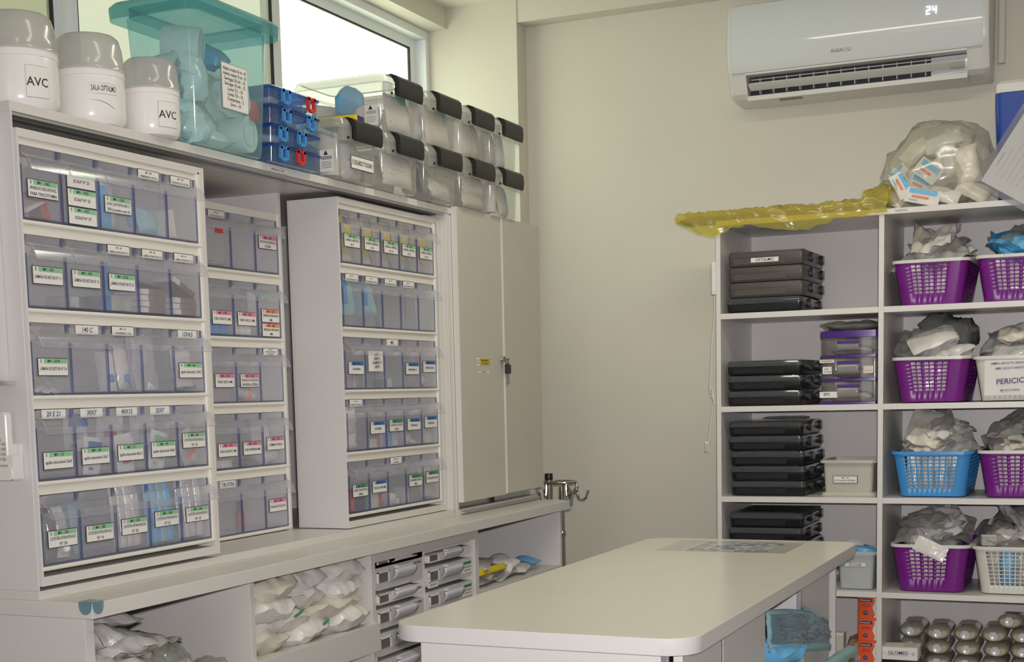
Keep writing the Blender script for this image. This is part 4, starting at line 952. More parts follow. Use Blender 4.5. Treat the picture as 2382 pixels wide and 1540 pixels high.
bcart(3, 0, 0, 'navy carton with a red end', (.05, .082, .056), ['navy', 'red'], (0, 0, 0), (-.032, 0, 0), 'TENOXICAM'); bcart(3, 0, 1, 'cream carton with a teal end', (.04, .060, .056), ['pack_cream', 'teal_card'], (0, 0, 0), (-.030, -.016, 0)); bcart(3, 0, 1, 'upright red carton', (.03, .020, .058), ['red', 'red'], (0, 0, 0), (-.028, .030, 0))
bpack(3, 0, 2, 'white cotton ball', (.035, .04, .03), 'gauze_white', (0, 0, 0), (-.025, -.008, .017), .3); bcart(3, 0, 2, 'little grey carton', (.02, .022, .016), ['pack_grey', 'paper'], (0, 0, 10), (-.02, .030, 0))
bcart(3, 0, 3, 'small cream carton', (.03, .030, .042), ['pack_cream', 'paper'], (0, 0, 0), (-.028, -.030, 0)); bpack(3, 0, 4, 'pink sachet sheet', (.085, .085, .012), 'pack_cream', (0, 84, 0), (-.02, .0, .048), .3)

# ------------------------------------------------------------------ packs in the open cubbies below the worktop
rnd = random.Random(5)
g = 'paper-wrapped packs in the near cubby'
k = 0
CNm = {'pack_silver': 'silvery', 'pack_grey': 'grey', 'pack_cream': 'cream', 'pack_white': 'white', 'pack_film': 'clear', 'pack_blue': 'deep blue', 'sky_blue': 'light blue', 'pack_dark': 'dark'}
ORD = ['lowest', 'second', 'third', 'fourth', 'fifth', 'sixth', 'seventh', 'eighth', 'ninth', 'topmost']
POS = ['near end', 'middle', 'far end']
for li in range(10):
    z = .600 + .0335 * li; ymax = 2.60 - (z - .60) * 1.02
    n = max(1, min(3, round((ymax - 2.11) / .155)))
    for j in range(n):
        y = 2.115 + .078 + (ymax - 2.11 - .155) * (j / max(1, n - 1) if n > 1 else 0)
        mt = ['pack_silver', 'pack_white', 'pack_silver', 'pack_cream', 'pack_grey'][(k * 3) % 5]
        pack('wrapped_pack', f'{CNm[mt]} wrapped pack in the near cubby, {ORD[li]} layer, {POS[j if n == 3 else 2 * j]}', 'pack', (-1.945 + .014 * ((k * 5) % 4), y, z),
             (.25, .17 if li < 8 else .20, .036), mt, (rnd.uniform(-9, 5) - (8 if j == n - 1 else 0), rnd.uniform(-4, 7), rnd.uniform(-9, 9)), 100 + k, .75, g, nu=16, nv=12); k += 1
pack('clear_bag', 'clear plastic bag of dressings sloping over the packs in the near cubby', 'bag', (-1.855, 2.405, .765), (.10, .25, .045), 'pack_film', (-33, 30, 5), 131, .8, nu=20, nv=20)
pack('gauze_pack', 'cream dressings inside the sloping clear bag', 'pack', (-1.868, 2.40, .757), (.08, .20, .026), 'pack_cream', (-33, 30, 5), 132, .3)
pack('clear_bag', 'shiny clear bag at the far side of the near cubby', 'bag', (-1.845, 2.530, .690), (.12, .12, .085), 'pack_film', (-40, 20, 0), 133, .7, nu=16, nv=16, rnd_=.7)
pack('gauze_pack', 'white dressing inside the shiny clear bag', 'pack', (-1.855, 2.530, .685), (.09, .09, .055), 'gauze_white', (-40, 20, 0), 134, .3)
pack('green_strip_pack', 'narrow pack with a green edge under the sloping bag', 'pack', (-1.812, 2.375, .768), (.014, .15, .007), 'band_green', (-34, 0, 0), 135, .3)
g = 'white dressing bundles in the middle cubby'; k = 0
for r, (n, z) in enumerate(((3, .760), (2, .800), (3, .840), (3, .880))):
    for j in range(n):
        w = .52 / n
        y = 2.645 + w * (j + .5) + (.010 if r % 2 else -.004)
        y = min(max(y, 2.645 + w * .5), 3.162 - w * .5)
        pack('dressing_bundle', f'white wrapped dressing bundle in the middle cubby, {ORD[r]} layer, {["first", "second", "third", "fourth"][j]} across', 'bundle', (-1.888 + .014 * ((k * 7) % 3), y, z), (.17, w * 1.06, .064), 'pack_white' if k % 4 else 'pack_cream',
             ((k * 37) % 13 - 6, (k * 17) % 11 - 4, (k * 29) % 17 - 8), 150 + k, .36, g, nu=22, nv=18, sharp=3.0, rnd_=.5)
        if k in (1, 3, 5, 8): pack('green_tie', f'green tie strip between white bundles, {ORD[r]} layer, {ORD[j]} across', 'tie', (-1.800, min(y + .05, 3.13), z + .010), (.006, .040, .006), 'green_card', (14, 0, 0), 180 + k, .5, 'green ties in the middle cubby')
        k += 1
m = MB(); m.lathe([(.0025, 0), (.0065, .001), (.0065, .003), (.003, .005)], n=14, axis='y'); o = obj('screw_cap', m, 'brown_card'); place(o, (-1.86, 3.1645, .882)); tag(o, 'small brown screw cap on the side of the middle cubby', 'screw cap')
g = 'packs lying in the far cubby'
pack('yellow_folder', 'lime yellow strip of a folder lying in the far cubby', 'folder', (-1.808, 3.955, .776), (.022, .23, .012), 'yellow_card', (-2, 70, 0), 201, .15)
for i, (y, z, l) in enumerate(((3.95, .742, .22), (4.12, .742, .2), (4.02, .764, .24), (4.25, .745, .16), (3.95, .792, .2))):
    pack('flat_pack', ['silvery film pack at the near end of the far cubby', 'grey film pack in the middle of the far cubby', 'grey film pack lying over two others in the far cubby', 'white film pack towards the end of the far cubby', 'topmost silvery film pack in the far cubby'][i], 'pack', (-1.90, y, z), (.17, l, .022), ['pack_silver', 'pack_grey', 'pack_grey', 'pack_white', 'pack_silver'][i], (3, 2, 5 * i), 205 + i, .6, g)
pack('flat_pack', 'white crumpled end of a pack in the far cubby', 'pack', (-1.87, 4.17, .768), (.10, .08, .03), 'pack_white', (20, 10, 0), 211, .6)
pack('flat_pack', 'small blue-edged pack at the end of the far cubby', 'pack', (-1.85, 4.34, .760), (.08, .06, .014), 'sky_blue', (4, 10, 0), 212, .4)

# ------------------------------------------------------------------ open shelf unit on the back wall
SY, SB = 4.80, 5.232
su = thing('shelf_unit', 'tall white open shelf unit against the back wall', 'shelf', (-.5, 5.0, 0))
def spn(name, x0, x1, y0, y1, z0, z1, b=.001): return obj(name, MB().box(x0, x1, y0, y1, z0, z1), 'shelf_laminate', su, smooth=False, bevel=b)
spn('side_panel', -1.3256, -1.3100, SY, SB, 0, 1.862)
spn('divider', -.7827, -.7655, SY + .001, SB, 0, 1.862)
spn('divider', -.2230, -.2060, SY + .001, SB, 0, 1.862); spn('side_panel', .32, .336, SY, SB, 0, 1.862)
spn('top_board', -1.3256, .336, SY - .002, SB, 1.862, 1.8805)
LV = [1.568, 1.252, .942, .626, .298]
for z in LV:
    for (a, b) in ((-1.3100, -.7827), (-.7655, -.2230), (-.2060, .32)): spn('shelf_board', a, b, SY + .0005, SB - .006, z - .019, z)
spn('plinth', -1.31, .32, SY + .02, SY + .035, 0, .08)
obj('back_panel', MB().box(-1.3256, .336, SB, SB + .006, 0, 1.8805), 'shelf_laminate', su, smooth=False)
m = MB(); m.quad((-.755, SY - .0025, 1.8665), (.085, 0, 0), (0, 0, .009), 0); m.text('CURATIVOS', (-.7125, SY - .003, 1.871), (1, 0, 0), (0, 0, 1), .007, 1, .07)
obj('label_strip', m, ['paper', 'ink'], su, smooth=False)

# ------------------------------------------------------------------ organiser cases
def org_case(mat_body, mat_lid, name='organiser_case'):
    """front faces -y; local origin at the centre of the bottom; .262 wide, .335 deep, .0515 high"""
    t = thing(name, '', 'case', (0, 0, 0))
    a, b, h = .129, .1675, .0515
    m = MB(); m.loft([rr(-a + .006, a - .006, -b + .006, b - .006, .001, .010), rr(-a + .002, a - .002, -b + .002, b - .002, .006, .012), rr(-a, a, -b, b, h * .60, .013)])
    m.rprism(-a + .02, a - .06, -b - .0015, -b + .002, .008, h * .52, .004, axis='y', n=3)
    bo = obj('body', m, mat_body, t)
    m = MB(); m.loft([rr(-a - .001, a + .001, -b - .001, b + .001, h * .60, .014), rr(-a - .0015, a + .0015, -b - .0015, b + .0015, h * .70, .014), rr(-a, a, -b, b, h * .80, .014), rr(-a + .004, a - .004, -b + .004, b - .004, h * .975, .012)])
    m.rprism(-a + .03, a - .03, -b + .03, b - .03, h * .96, h - .0002, .01)
    obj('lid', m, mat_lid, t)
    for y in (-.062, .105):
        m = MB(); m.rprism(a, a + .011, y - .016, y + .016, h * .28, h * .86, .004, axis='x', n=3); m.box(a + .010, a + .013, y - .010, y + .010, h * .36, h * .46)
        obj('latch', m, 'case_black', t)
    m = MB()
    for y in (-.10, .10): m.rprism(-a - .012, -a + .002, y - .012, y + .012, h * .5, h * .66, .003, axis='x', n=3)
    obj('hinge', m, mat_body, t)
    return t
cb = org_case('case_black', 'smoke_clear'); ctp = org_case('case_taupe', 'case_taupe')
usedb, usedt = [], []
def put_case(proto, used, x, y, z, label, rz=0):
    o = proto if not used else dup(proto, (x, y, z))
    used.append(o); o.location = (x, y, z); o.rotation_euler = (0, 0, math.radians(rz)); o['label'] = label; o['group'] = 'organiser cases on the shelf unit'
    ORG[o.name] = Vector((x, y, z)); return o
CY = 4.825 + .1675
put_case(cb, usedb, -1.166, CY - .004, 1.568, 'black organiser case under the three taupe cases, top compartment')
c0 = put_case(ctp, usedt, -1.160, CY, 1.568 + .0518, 'taupe organiser case lowest of its three, on the black case', 0)
put_case(ctp, usedt, -1.160, CY, 1.568 + .1036, 'taupe organiser case in the middle of the top stack')
co = put_case(ctp, usedt, -1.160, CY, 1.568 + .1554, 'taupe organiser case labelled OFTALMO on top of the stack')
m = MB(); m.box(-.050, .044, -.1706, -.1696, .013, .028, 0); m.text('OFTALMO', (-.003, -.1710, .0203), (1, 0, 0), (0, 0, 1), .0135, 1)
lo = obj('label_strip', m, ['paper', 'ink'], None, smooth=False); lo.parent = co; lo.location = (0, 0, 0)
P3 = ['bottom', 'middle', 'top']
for i in range(3): put_case(cb, usedb, -1.166, CY, 1.252 + .0518 * i, f'black organiser case beside the purple drawers, {P3[i]} of three', (0, .6, -.4)[i])
P5 = ['bottom', 'second from the bottom', 'middle', 'second from the top', 'top']
for i in range(5): put_case(cb, usedb, (-1.158, -1.159, -1.160, -1.166, -1.167)[i], CY + .012, .942 + .0518 * i, f'black organiser case left of the beige bin, {P5[i]} of five', (0, .5, 0, -.5, .4)[i])
P4 = ['bottom', 'second from the bottom', 'second from the top', 'top']
for i in range(5):
    put_case(cb, usedb, (-1.162, -1.164, -1.160, -1.168, -1.164)[i], CY + .010, .626 + .0518 * i, f'black organiser case behind the island end, {P5[i]} of five', (0, -.4, .5, 0, .3)[i])
pack('white_pouch', 'white film pouch lying on the black cases left of the beige bin', 'pouch', (-1.13, 5.0, 1.208), (.16, .10, .008), 'pack_white', (0, 0, 10), 301, .4)

# ------------------------------------------------------------------ purple three-drawer organiser
po = thing('mini_drawers', 'clear three-drawer organiser with purple edges', 'drawers', (-.883, 4.93, 1.252))
X0, X1, Y0, Y1 = -.976, -.790, 4.826, 5.06
zz = [1.2525, 1.330, 1.408, 1.486]
for i in range(4):
    m = MB(); hh = .008 if i < 3 else .022
    zb = zz[i] if i < 3 else 1.474
    m.rprism(X0, X1, Y0, Y1, zb, zb + hh, .006, n=3)
    obj('purple_frame', m, 'violet', po)
for i in range(3):
    a = zz[i] + .009; b = (zz[i + 1] if i < 2 else 1.474) - .001
    m = MB(); m.rprism(X0 + .003, X1 - .003, Y0 + .002, Y1 - .004, a, b, .005, n=3)
    d = obj('drawer', m, 'drawer_clear', po)
    m = MB(); xc = (X0 + X1) / 2
    m.grid(8, 4, lambda u, v: (xc - .036 + u * .072, Y0 + .002 - .012 * math.sin(math.pi * min(1, v * 1.0)) ** .7, a + .012 + v * (b - a) * .62), 0)
    obj('handle', m, 'clear_lid', d, solid=.0015)
    m = MB(); m.rprism(xc - .036, xc + .036, Y0 - .012, Y0 + .001, b - .020, b - .011, .003, axis='y', n=3)
    obj('grip', m, 'violet', d)
m = MB(); m.box(X0 - .002, X0 + .046, Y0 - .0012, Y0 + .001, 1.391, 1.402); m.text('TRANSPORTE', (X0 + .022, Y0 - .0016, 1.3965), (1, 0, 0), (0, 0, 1), .006, 1, .04)
obj('label_strip', m, ['pack_cream', 'ink'], po, smooth=False)
m = MB(); m.box(X0 + .008, X0 + .038, Y0 - .0012, Y0 + .001, 1.354, 1.378); m.text('6,28', (X0 + .02, Y0 - .0016, 1.370), (1, 0, 0), (0, 0, 1), .008, 1); m.text('PINGUIM', (X0 + .023, Y0 - .0016, 1.361), (1, 0, 0), (0, 0, 1), .006, 1, .026)
obj('label_card', m, ['paper', 'ink_blue'], po, smooth=False)
m = MB(); m.box(X1 - .044, X1 - .012, Y0 - .0012, Y0 + .001, 1.354, 1.378); m.text('SONDA', (X1 - .028, Y0 - .0016, 1.362), (1, 0, 0), (0, 0, 1), .007, 1, .026)
obj('label_card', m, ['pack_cream', 'band_pink'], po, smooth=False)
m = MB(); m.box(X0 - .002, X0 + .060, Y0 - .0012, Y0 + .001, 1.275, 1.295); m.text('BPS', (X0 + .022, Y0 - .0016, 1.286), (1, 0, 0), (0, 0, 1), .014, 1)
obj('label_strip', m, ['paper', 'ink_blue'], po, smooth=False)
for i in range(3): pack('syringe_pack', ['cream pack in the lowest purple-edged drawer', 'grey pack in the middle purple-edged drawer', 'white pack in the upper purple-edged drawer'][i], 'pack', (-.885, 4.93, zz[i] + .025), (.13, .16, .03), ['pack_cream', 'pack_grey', 'pack_silver'][i], (0, 0, 4), 310 + i, .4, 'packs in the purple-edged drawers')
pack('clear_bag', 'clear film bag lying on the purple three-drawer organiser', 'bag', (-.885, 4.925, 1.5125), (.195, .19, .028), 'bag_clear', (0, 0, 0), 315, .6)
pack('white_sheets', 'white folded sheets in the film bag on the purple organiser', 'pack', (-.88, 4.93, 1.5115), (.17, .16, .018), 'pack_white', (0, 0, 2), 316, .4)

# ------------------------------------------------------------------ beige bin and milky bin
bb = thing('beige_bin', 'beige rectangular bin with a small label card', 'bin', (-.883, 4.94, .942))
def tub(t, x0, x1, y0, y1, z0, z1, ins, mat, rim=.010, lip=True):
    m = MB(); m.loft([rr(x0 + ins, x1 - ins, y0 + ins, y1 - ins, z0 + .001, .012), rr(x0, x1, y0, y1, z1, .014), rr(x0 + .003, x1 - .003, y0 + .003, y1 - .003, z1, .013), rr(x0 + ins + .003, x1 - ins - .003, y0 + ins + .003, y1 - ins - .003, z0 + .004, .010)])
    b = obj('body', m, mat, t)
    m = MB(); m.loft([rr(x0 - rim, x1 + rim, y0 - rim, y1 + rim, z1 - .008, .02), rr(x0 - rim, x1 + rim, y0 - rim, y1 + rim, z1 + .002, .02), rr(x0 + .001, x1 - .001, y0 + .001, y1 - .001, z1 + .002, .013), rr(x0 + .001, x1 - .001, y0 + .001, y1 - .001, z1 - .008, .013)], cap0=False, cap1=False)
    obj('rim', m, mat, t); return b
bbody = tub(bb, -.968, -.800, 4.832, 5.04, .954, 1.064, .006, 'beige_bin')
m = MB(); m.loft([rr(-.974, -.794, 4.826, 5.046, .9422, .02), rr(-.976, -.792, 4.824, 5.048, .948, .02), rr(-.970, -.798, 4.830, 5.042, .957, .016)]); obj('foot_tray', m, 'beige_bin', bb)
m = MB(); m.box(-.934, -.852, 4.833, 4.8350, .988, 1.013, 1); m.quad((-.932, 4.8325, .9895), (.078, 0, 0), (0, 0, .022), 0); m.text('MV - 68', (-.893, 4.8320, 1.006), (1, 0, 0), (0, 0, 1), .007, 1); m.text('KIT PUNÇÃO ARTERIAL', (-.893, 4.8320, .997), (1, 0, 0), (0, 0, 1), .007, 1, .07)
m.xf(Matrix.Translation((0, -.0015, 0))); obj('label_card', m, ['paper', 'ink'], bb, smooth=False)
mbn = thing('milky_bin', 'milky translucent bin of blue tape rolls on the lower shelf', 'bin', (-.865, 4.94, .626))
tub(mbn, -.920, -.797, 4.838, 5.04, .628, .755, .008, 'bin_milky')
m = MB(); m.box(-.895, -.826, 4.8385, 4.8395, .706, .718, 0); m.text('SERINGA 60 ML', (-.860, 4.8380, .7145), (1, 0, 0), (0, 0, 1), .006, 1, .06); m.text('BICO CATETER', (-.860, 4.8380, .7090), (1, 0, 0), (0, 0, 1), .006, 1, .06)
obj('label_strip', m, ['paper', 'ink'], mbn, smooth=False)
roll('tape_roll', 'blue tape roll at the front of the milky bin', 'tape', (-.835, 4.885, .752), .036, .03, 'sky_blue', (0, 8, 0)); roll('tape_roll', 'pale tape roll behind in the milky bin', 'tape', (-.885, 4.95, .748), .036, .03, 'gauze_white', (50, 0, 20))
roll('tape_roll', 'white roll low in the milky bin', 'tape', (-.84, 4.91, .680), .035, .09, 'gauze_white', (90, 0, 0)); pack('blue_pouch', 'dark blue pouch at the back of the milky bin', 'pouch', (-.85, 4.99, .735), (.06, .05, .05), 'pack_blue', (30, 40, 0), 321, .4)
m = MB(); m.lathe([(.006, 0), (.006, .10), (.004, .105)], n=12); m.lathe([(.0068, .03), (.0068, .07)], n=12, cap0=False, cap1=False); o = obj('green_tube', m, 'teal_card'); place(o, (-.806, 4.99, .72)); tag(o, 'dark green tube standing at the back of the milky bin', 'tube')

# ------------------------------------------------------------------ orange boxes
zt = .605
for i in range(4):
    z0 = .298 + i * .0765
    m = MB(); m.rprism(-.850, -.787, 4.845, 5.00, z0 + .0003, z0 + .0762, .002, 0, 2)
    y = 4.8446
    m.quad((-.846, y, z0 + .058), (.042, 0, 0), (0, 0, .011), 1); m.text('Descarpack', (-.826, y - .0004, z0 + .0635), (1, 0, 0), (0, 0, 1), .008, 2, .034)
    m.quad((-.838, y, z0 + .046), (.030, 0, 0), (0, 0, .0016), 1); m.quad((-.838, y, z0 + .041), (.030, 0, 0), (0, 0, .0012), 1)
    m.lathe([(.007, 0), (.007, .0008)], (-.826, y - .0008, z0 + .020), 16, 1, axis='y'); m.text('M', (-.826, y - .0014, z0 + .020), (1, 0, 0), (0, 0, 1), .007, 2)
    m.grid(1, 6, lambda u, v: (-.7985 + .004 * math.sin(v * 9) + u * .011 * (1 if u else 1), y, z0 + .004 + v * .066), 2)
    o = obj('orange_box', m, ['orange_card', 'navy', 'paper'], base=(-.8185, 4.92, z0)); tag(o, 'orange glove box, ' + ['bottom', 'second from the bottom', 'second from the top', 'top'][i] + ' of its stack of four', 'box', 'orange glove boxes')

# ------------------------------------------------------------------ baskets
def basket(label, x0, x1, z0, z1, col, rim_col, style, y0=4.826, y1=5.20, ins=.022):
    t = thing('basket', label, 'basket', ((x0 + x1) / 2, (y0 + y1) / 2, z0), 'plastic baskets on the shelf unit')
    r = .028
    def side(n_groups, per, full):
        """list of (fraction, is_hole_after) along a straight side"""
        out = []; pos = [0.0]; flags = []
        if full:
            n = 9; m0 = .04; w = (1 - 2 * m0) / n; bar = w * .24
            flags.append(False); pos.append(m0)
            for k in range(n):
                flags.append(True); pos.append(m0 + k * w + w - bar)
                flags.append(False); pos.append(m0 + (k + 1) * w)
        else:
            m0 = .14; gw = (1 - 2 * m0) / n_groups; gap = gw * .18
            flags.append(False); pos.append(m0)
            for k in range(n_groups):
                a = m0 + k * gw; w = (gw - gap) / per; bar = w * .22
                for j in range(per):
                    flags.append(True); pos.append(a + (j + 1) * w - bar)
                    flags.append(False); pos.append(a + (j + 1) * w if j < per - 1 else a + gw)
        flags.append(False); pos.append(1.0)
        return pos, flags
    full = style == 'grid'
    sd = side(3, 2, full)
    def ring(k, z):
        a0, a1, b0, b1 = x0 + ins * (1 - k), x1 - ins * (1 - k), y0 + ins * (1 - k), y1 - ins * (1 - k)
        pts, fl = [], []
        segs = (((a0 + r, b0), (a1 - r, b0), (a1 - r, b0 + r), -90), ((a1, b0 + r), (a1, b1 - r), (a1 - r, b1 - r), 0), ((a1 - r, b1), (a0 + r, b1), (a0 + r, b1 - r), 90), ((a0, b1 - r), (a0, b0 + r), (a0 + r, b0 + r), 180))
        for p, q, c, st_ in segs:
            pos, flags = sd
            for i, f in enumerate(pos[:-1]):
                pts.append((p[0] + (q[0] - p[0]) * f, p[1] + (q[1] - p[1]) * f, z)); fl.append(flags[i])
            for i in range(5):
                tt = math.radians(st_ + 90 * i / 5); pts.append((c[0] + r * math.cos(tt), c[1] + r * math.sin(tt), z)); fl.append(False)
        return pts, fl
    rows = [0.0]; rf = []
    nr, lo, hi = (8, .24, .92) if not full else (9, .17, .92)
    rf.append(False); rows.append(lo)
    w = (hi - lo) / nr; bar = w * (.30 if not full else .22)
    for k in range(nr):
        rf.append(True); rows.append(lo + (k + 1) * w - bar); rf.append(False); rows.append(lo + (k + 1) * w)
    rf.append(False); rows.append(1.0)
    m = MB(); rings = []
    for k in rows:
        p, fl = ring(k, z0 + .004 + (z1 - z0 - .006) * k); rings.append(p)
    n = len(rings[0]); vs = [p for q in rings for p in q]; fs = []
    for i in range(len(rows) - 1):
        for j in range(n):
            if rf[i] and fl[j]: continue
            k2 = (j + 1) % n; fs.append((i * n + j, i * n + k2, (i + 1) * n + k2, (i + 1) * n + j))
    fs.append(tuple(reversed(range(n))))
    m.add(vs, fs); obj('body', m, col, t, solid=.003, ang=50)
    m = MB(); e = .008
    m.loft([rr(x0 - e, x1 + e, y0 - e, y1 + e, z1 - .010, r + e), rr(x0 - e, x1 + e, y0 - e, y1 + e, z1, r + e), rr(x0 + .001, x1 - .001, y0 + .001, y1 - .001, z1, r), rr(x0 + .001, x1 - .001, y0 + .001, y1 - .001, z1 - .010, r)], cap0=False, cap1=False)
    m.f += [(j, (j + 1) % 24, 72 + (j + 1) % 24, 72 + j) for j in range(24)]; m.m += [0] * 24
    obj('rim', m, rim_col, t)
    return t
L1, L2, L3, L4 = LV[0] + .0005, LV[1] + .0005, LV[2] + .0005, LV[3] + .0005
basket('purple basket with a white rim in the top compartment, left of the other', -.740, -.506, L1, 1.714, 'purple', 'basket_white', 'holes')
basket('purple basket of blue film, topmost at the right edge', -.480, -.246, L1, 1.716, 'purple', 'basket_white', 'holes')
basket('purple basket beside the white inscribed basket', -.738, -.500, L2, 1.402, 'purple', 'basket_white', 'holes')
wbk = basket('white basket with a handwritten paper in front', -.484, -.240, L2, 1.398, 'basket_white', 'basket_white', 'grid')
basket('light blue basket on the middle shelf', -.738, -.490, L3, 1.094, 'basket_blue', 'basket_blue', 'grid')
basket('purple basket right of the light blue basket', -.466, -.236, L3, 1.096, 'purple', 'basket_white', 'holes')
basket('purple basket on the lower shelf, left of a white one', -.738, -.494, L4, .787, 'purple', 'basket_white', 'holes')
basket('white grid basket on the lower shelf', -.478, -.236, L4, .785, 'basket_white', 'basket_white', 'grid')
m = MB(); m.grid(8, 6, lambda u, v: (-.452 + u * .19, 4.8185 + .0025 * math.sin(7 * u + 3 * v), 1.272 + v * .112), 0)
m.text('PERICICULA', (-.352, 4.8135, 1.318), (1, 0, .06), (0, 0, 1), .024, 1, .150); 
for zq, wq in ((1.374, .12), (1.358, .09), (1.288, .06)): m.text('AMBU ADULTO INFANTIL', (-.375, 4.8145, zq), (1, 0, .02), (0, 0, 1), .010, 1, wq)
o = obj('paper_sign', m, ['paper', 'ink_blue'], base=(-.36, 4.8185, 1.27)); o.parent = wbk; o.location = Vector((-.36, 4.8185, 1.27)) - ORG[wbk.name]
# the heaps of packs: filling inside and what rises above the rim
def heap(xc, zr, seed, where_, mats, top=.10, n=6, w=.19, zfloor=None, front=('pack_white',)):
    r_ = random.Random(seed); gname = 'packs heaped in the ' + where_
    zf = zfloor
    for k in range(5):   # upright packs that fill the basket
        pack('film_pack', f'{CNm[mats[k % len(mats)]]} upright pack, {ORD[k]} from the left inside the {where_}', 'pack', (xc - .07 + .035 * k, 5.02 + .02 * (k % 2), (zf + zr) / 2 + .004), (zr - zf - .018, .22, .030), mats[k % len(mats)], (0, 88, r_.uniform(-5, 5)), seed * 10 + k, .3, 'packs filling the ' + where_, nu=10, nv=10)
    fw = .175 / len(front)
    for k, fm in enumerate(front):
        pack('film_pack', f'{CNm[fm]} pack seen through the front of the {where_}' + ('' if len(front) == 1 else f', {ORD[k]} from the left'), 'pack', (xc - .0875 + fw * (k + .5), 4.885, (zf + zr) / 2 + .002), (fw, zr - zf - .022, .028), fm, (90, 0, 0), seed * 10 + 9 + k, .35, 'packs filling the ' + where_, nu=10, nv=10)
    for k in range(n):
        f = k / max(1, n - 1); mt = mats[(k + 1) % len(mats)] if k % 3 != 2 else 'pack_film'
        pack('film_pack', f'{CNm[mt]} crumpled pack, {"topmost" if k == n - 1 else ORD[k]} in the heap of the {where_}', 'pack', (xc + r_.uniform(-.035, .035) * (1 - f * .4) + (.014 if k % 2 else -.014), 4.92 + .10 * r_.random(), zr + .002 + top * f * .80), (w * r_.uniform(.70, 1.0) * (1 - .25 * f), .15 * r_.uniform(.8, 1.2), .026),
             mt, (r_.uniform(10, 42), r_.uniform(-24, 24), r_.uniform(-40, 40)), seed * 10 + 20 + k, 1.1, gname, nu=22, nv=16)
S_, GY, W_, DK = 'pack_silver', 'pack_grey', 'pack_white', 'pack_dark'
heap(-.62, 1.714, 31, 'top left purple basket', [W_, GY, S_, 'pack_cream'], .075, 8, .19, L1)
heap(-.36, 1.716, 32, 'topmost right-edge basket', ['pack_blue', 'sky_blue', 'pack_blue'], .06, 6, .22, L1)
heap(-.618, 1.402, 33, 'purple basket by the inscribed one', [W_, S_, 'pack_cream', GY], .10, 9, .21, L2)
heap(-.36, 1.398, 34, 'white inscribed basket', [W_, S_, 'pack_cream'], .085, 8, .22, L2)
heap(-.612, 1.094, 35, 'light blue basket', [W_, S_, GY, 'pack_cream'], .095, 9, .20, L3, ('pack_white', 'pack_cream', 'pack_white', 'pack_silver'))
heap(-.350, 1.096, 36, 'purple basket beside the blue', [S_, W_, 'pack_cream', GY], .10, 9, .20, L3)
heap(-.615, .787, 37, 'lower purple basket', [S_, GY, S_, W_], .10, 10, .21, L4)
heap(-.355, .785, 38, 'lower white basket', [S_, W_, 'pack_cream', DK], .085, 8, .20, L4, ('pack_grey', 'sky_blue', 'pack_grey', 'pack_silver'))
pack('dark_pouch', 'dark grey film bag over the packs beside the inscribed basket', 'bag', (-.585, 4.99, 1.475), (.19, .16, .12), 'pack_dark', (10, 22, 0), 341, .4, sharp=3)
pack('white_pack', 'white pack with teal print on top beside the inscribed basket', 'pack', (-.625, 4.885, 1.462), (.15, .12, .020), 'pack_white', (30, -22, 10), 342, .4)
pack('grey_pouch', 'grey film pouch standing up in the light blue basket', 'pouch', (-.625, 4.93, 1.165), (.15, .13, .020), 'pack_grey', (62, 20, 10), 343, .5)
pack('white_flap', 'white pouch flap hanging over the rim of the lower purple basket', 'pouch', (-.612, 4.812, .775), (.105, .050, .008), 'pack_white', (78, 24, -4), 344, .4)
pack('black_pouch', 'black item standing in the lower white basket', 'pouch', (-.395, 4.93, .825), (.08, .06, .07), 'pack_dark', (10, 5, 0), 345, .3)
carton('white_carton', 'small white carton on the rim of the lower white basket', 'box', (-.437, 4.87, .786), (.045, .05, .032), ['paper', 'pack_grey'], (0, 0, 12))

# ------------------------------------------------------------------ saline bottles, lying with their caps forward
def bottle():
    t = thing('saline_bottle', '', 'bottle', (0, 0, 0), 'saline bottles lying on the bottom shelf')
    m = MB(); n = 20; rings = []
    for (y, a, b) in ((.018, .012, .012), (.022, .026, .018), (.032, .038, .0235), (.05, .0415, .025), (.19, .0415, .025), (.2, .038, .022)):
        rings.append([(a * math.cos(2 * math.pi * k / n), y, b * math.sin(2 * math.pi * k / n)) for k in range(n)])
    m.loft(rings); b = obj('body', m, 'bottle_clear', t)
    m = MB(); rings = []
    for (y, a, b2) in ((.027, .030, .017), (.05, .037, .0215), (.19, .037, .0215)):
        rings.append([(a * math.cos(2 * math.pi * k / n), y, -.003 + b2 * min(.55, math.sin(2 * math.pi * k / n))) for k in range(n)])
    m.loft(rings); obj('liquid', m, 'saline', b)
    m = MB(); m.quad((-.026, .075, .0258), (.052, 0, 0), (0, .085, 0), 0); m.quad((-.022, .066, .0262), (.040, 0, 0), (0, .010, 0), 1); m.quad((-.02, .12, .0262), (.04, 0, 0), (0, .004, 0), 1)
    obj('label', m, ['paper', 'red'], b, smooth=False)
    m = MB(); m.lathe([(.0135, .002), (.0155, .004), (.0155, .019), (.013, .020)], n=20, axis='y'); m.lathe([(.010, .0008), (.0112, .0), (.0125, .0018)], n=20, axis='y', cap0=True)
    obj('cap', m, 'cap_silver', t)
    return t
b0 = bottle(); used = []
RW = [[-.693, -.603, -.512, -.421, -.330, -.245], [-.693, -.603, -.512, -.421, -.330, -.245], [-.693, -.603, -.508, -.415, -.330, -.245], [-.693, -.602, -.512, -.422, -.330]]
rn = ['bottom', 'second', 'third', 'fourth']
cn = ['first', 'second', 'third', 'fourth', 'fifth', 'sixth']
for r in range(4):
    for j, x in enumerate(RW[r]):
        z = .3235 + .0505 * r; y = 4.915 if j else 4.94
        o = b0 if not used else dup(b0, (x, y, z)); used.append(o); o.location = (x, y, z)
        o['label'] = f'saline bottle lying on its side, {cn[j]} from the divider in the {rn[r]} row'
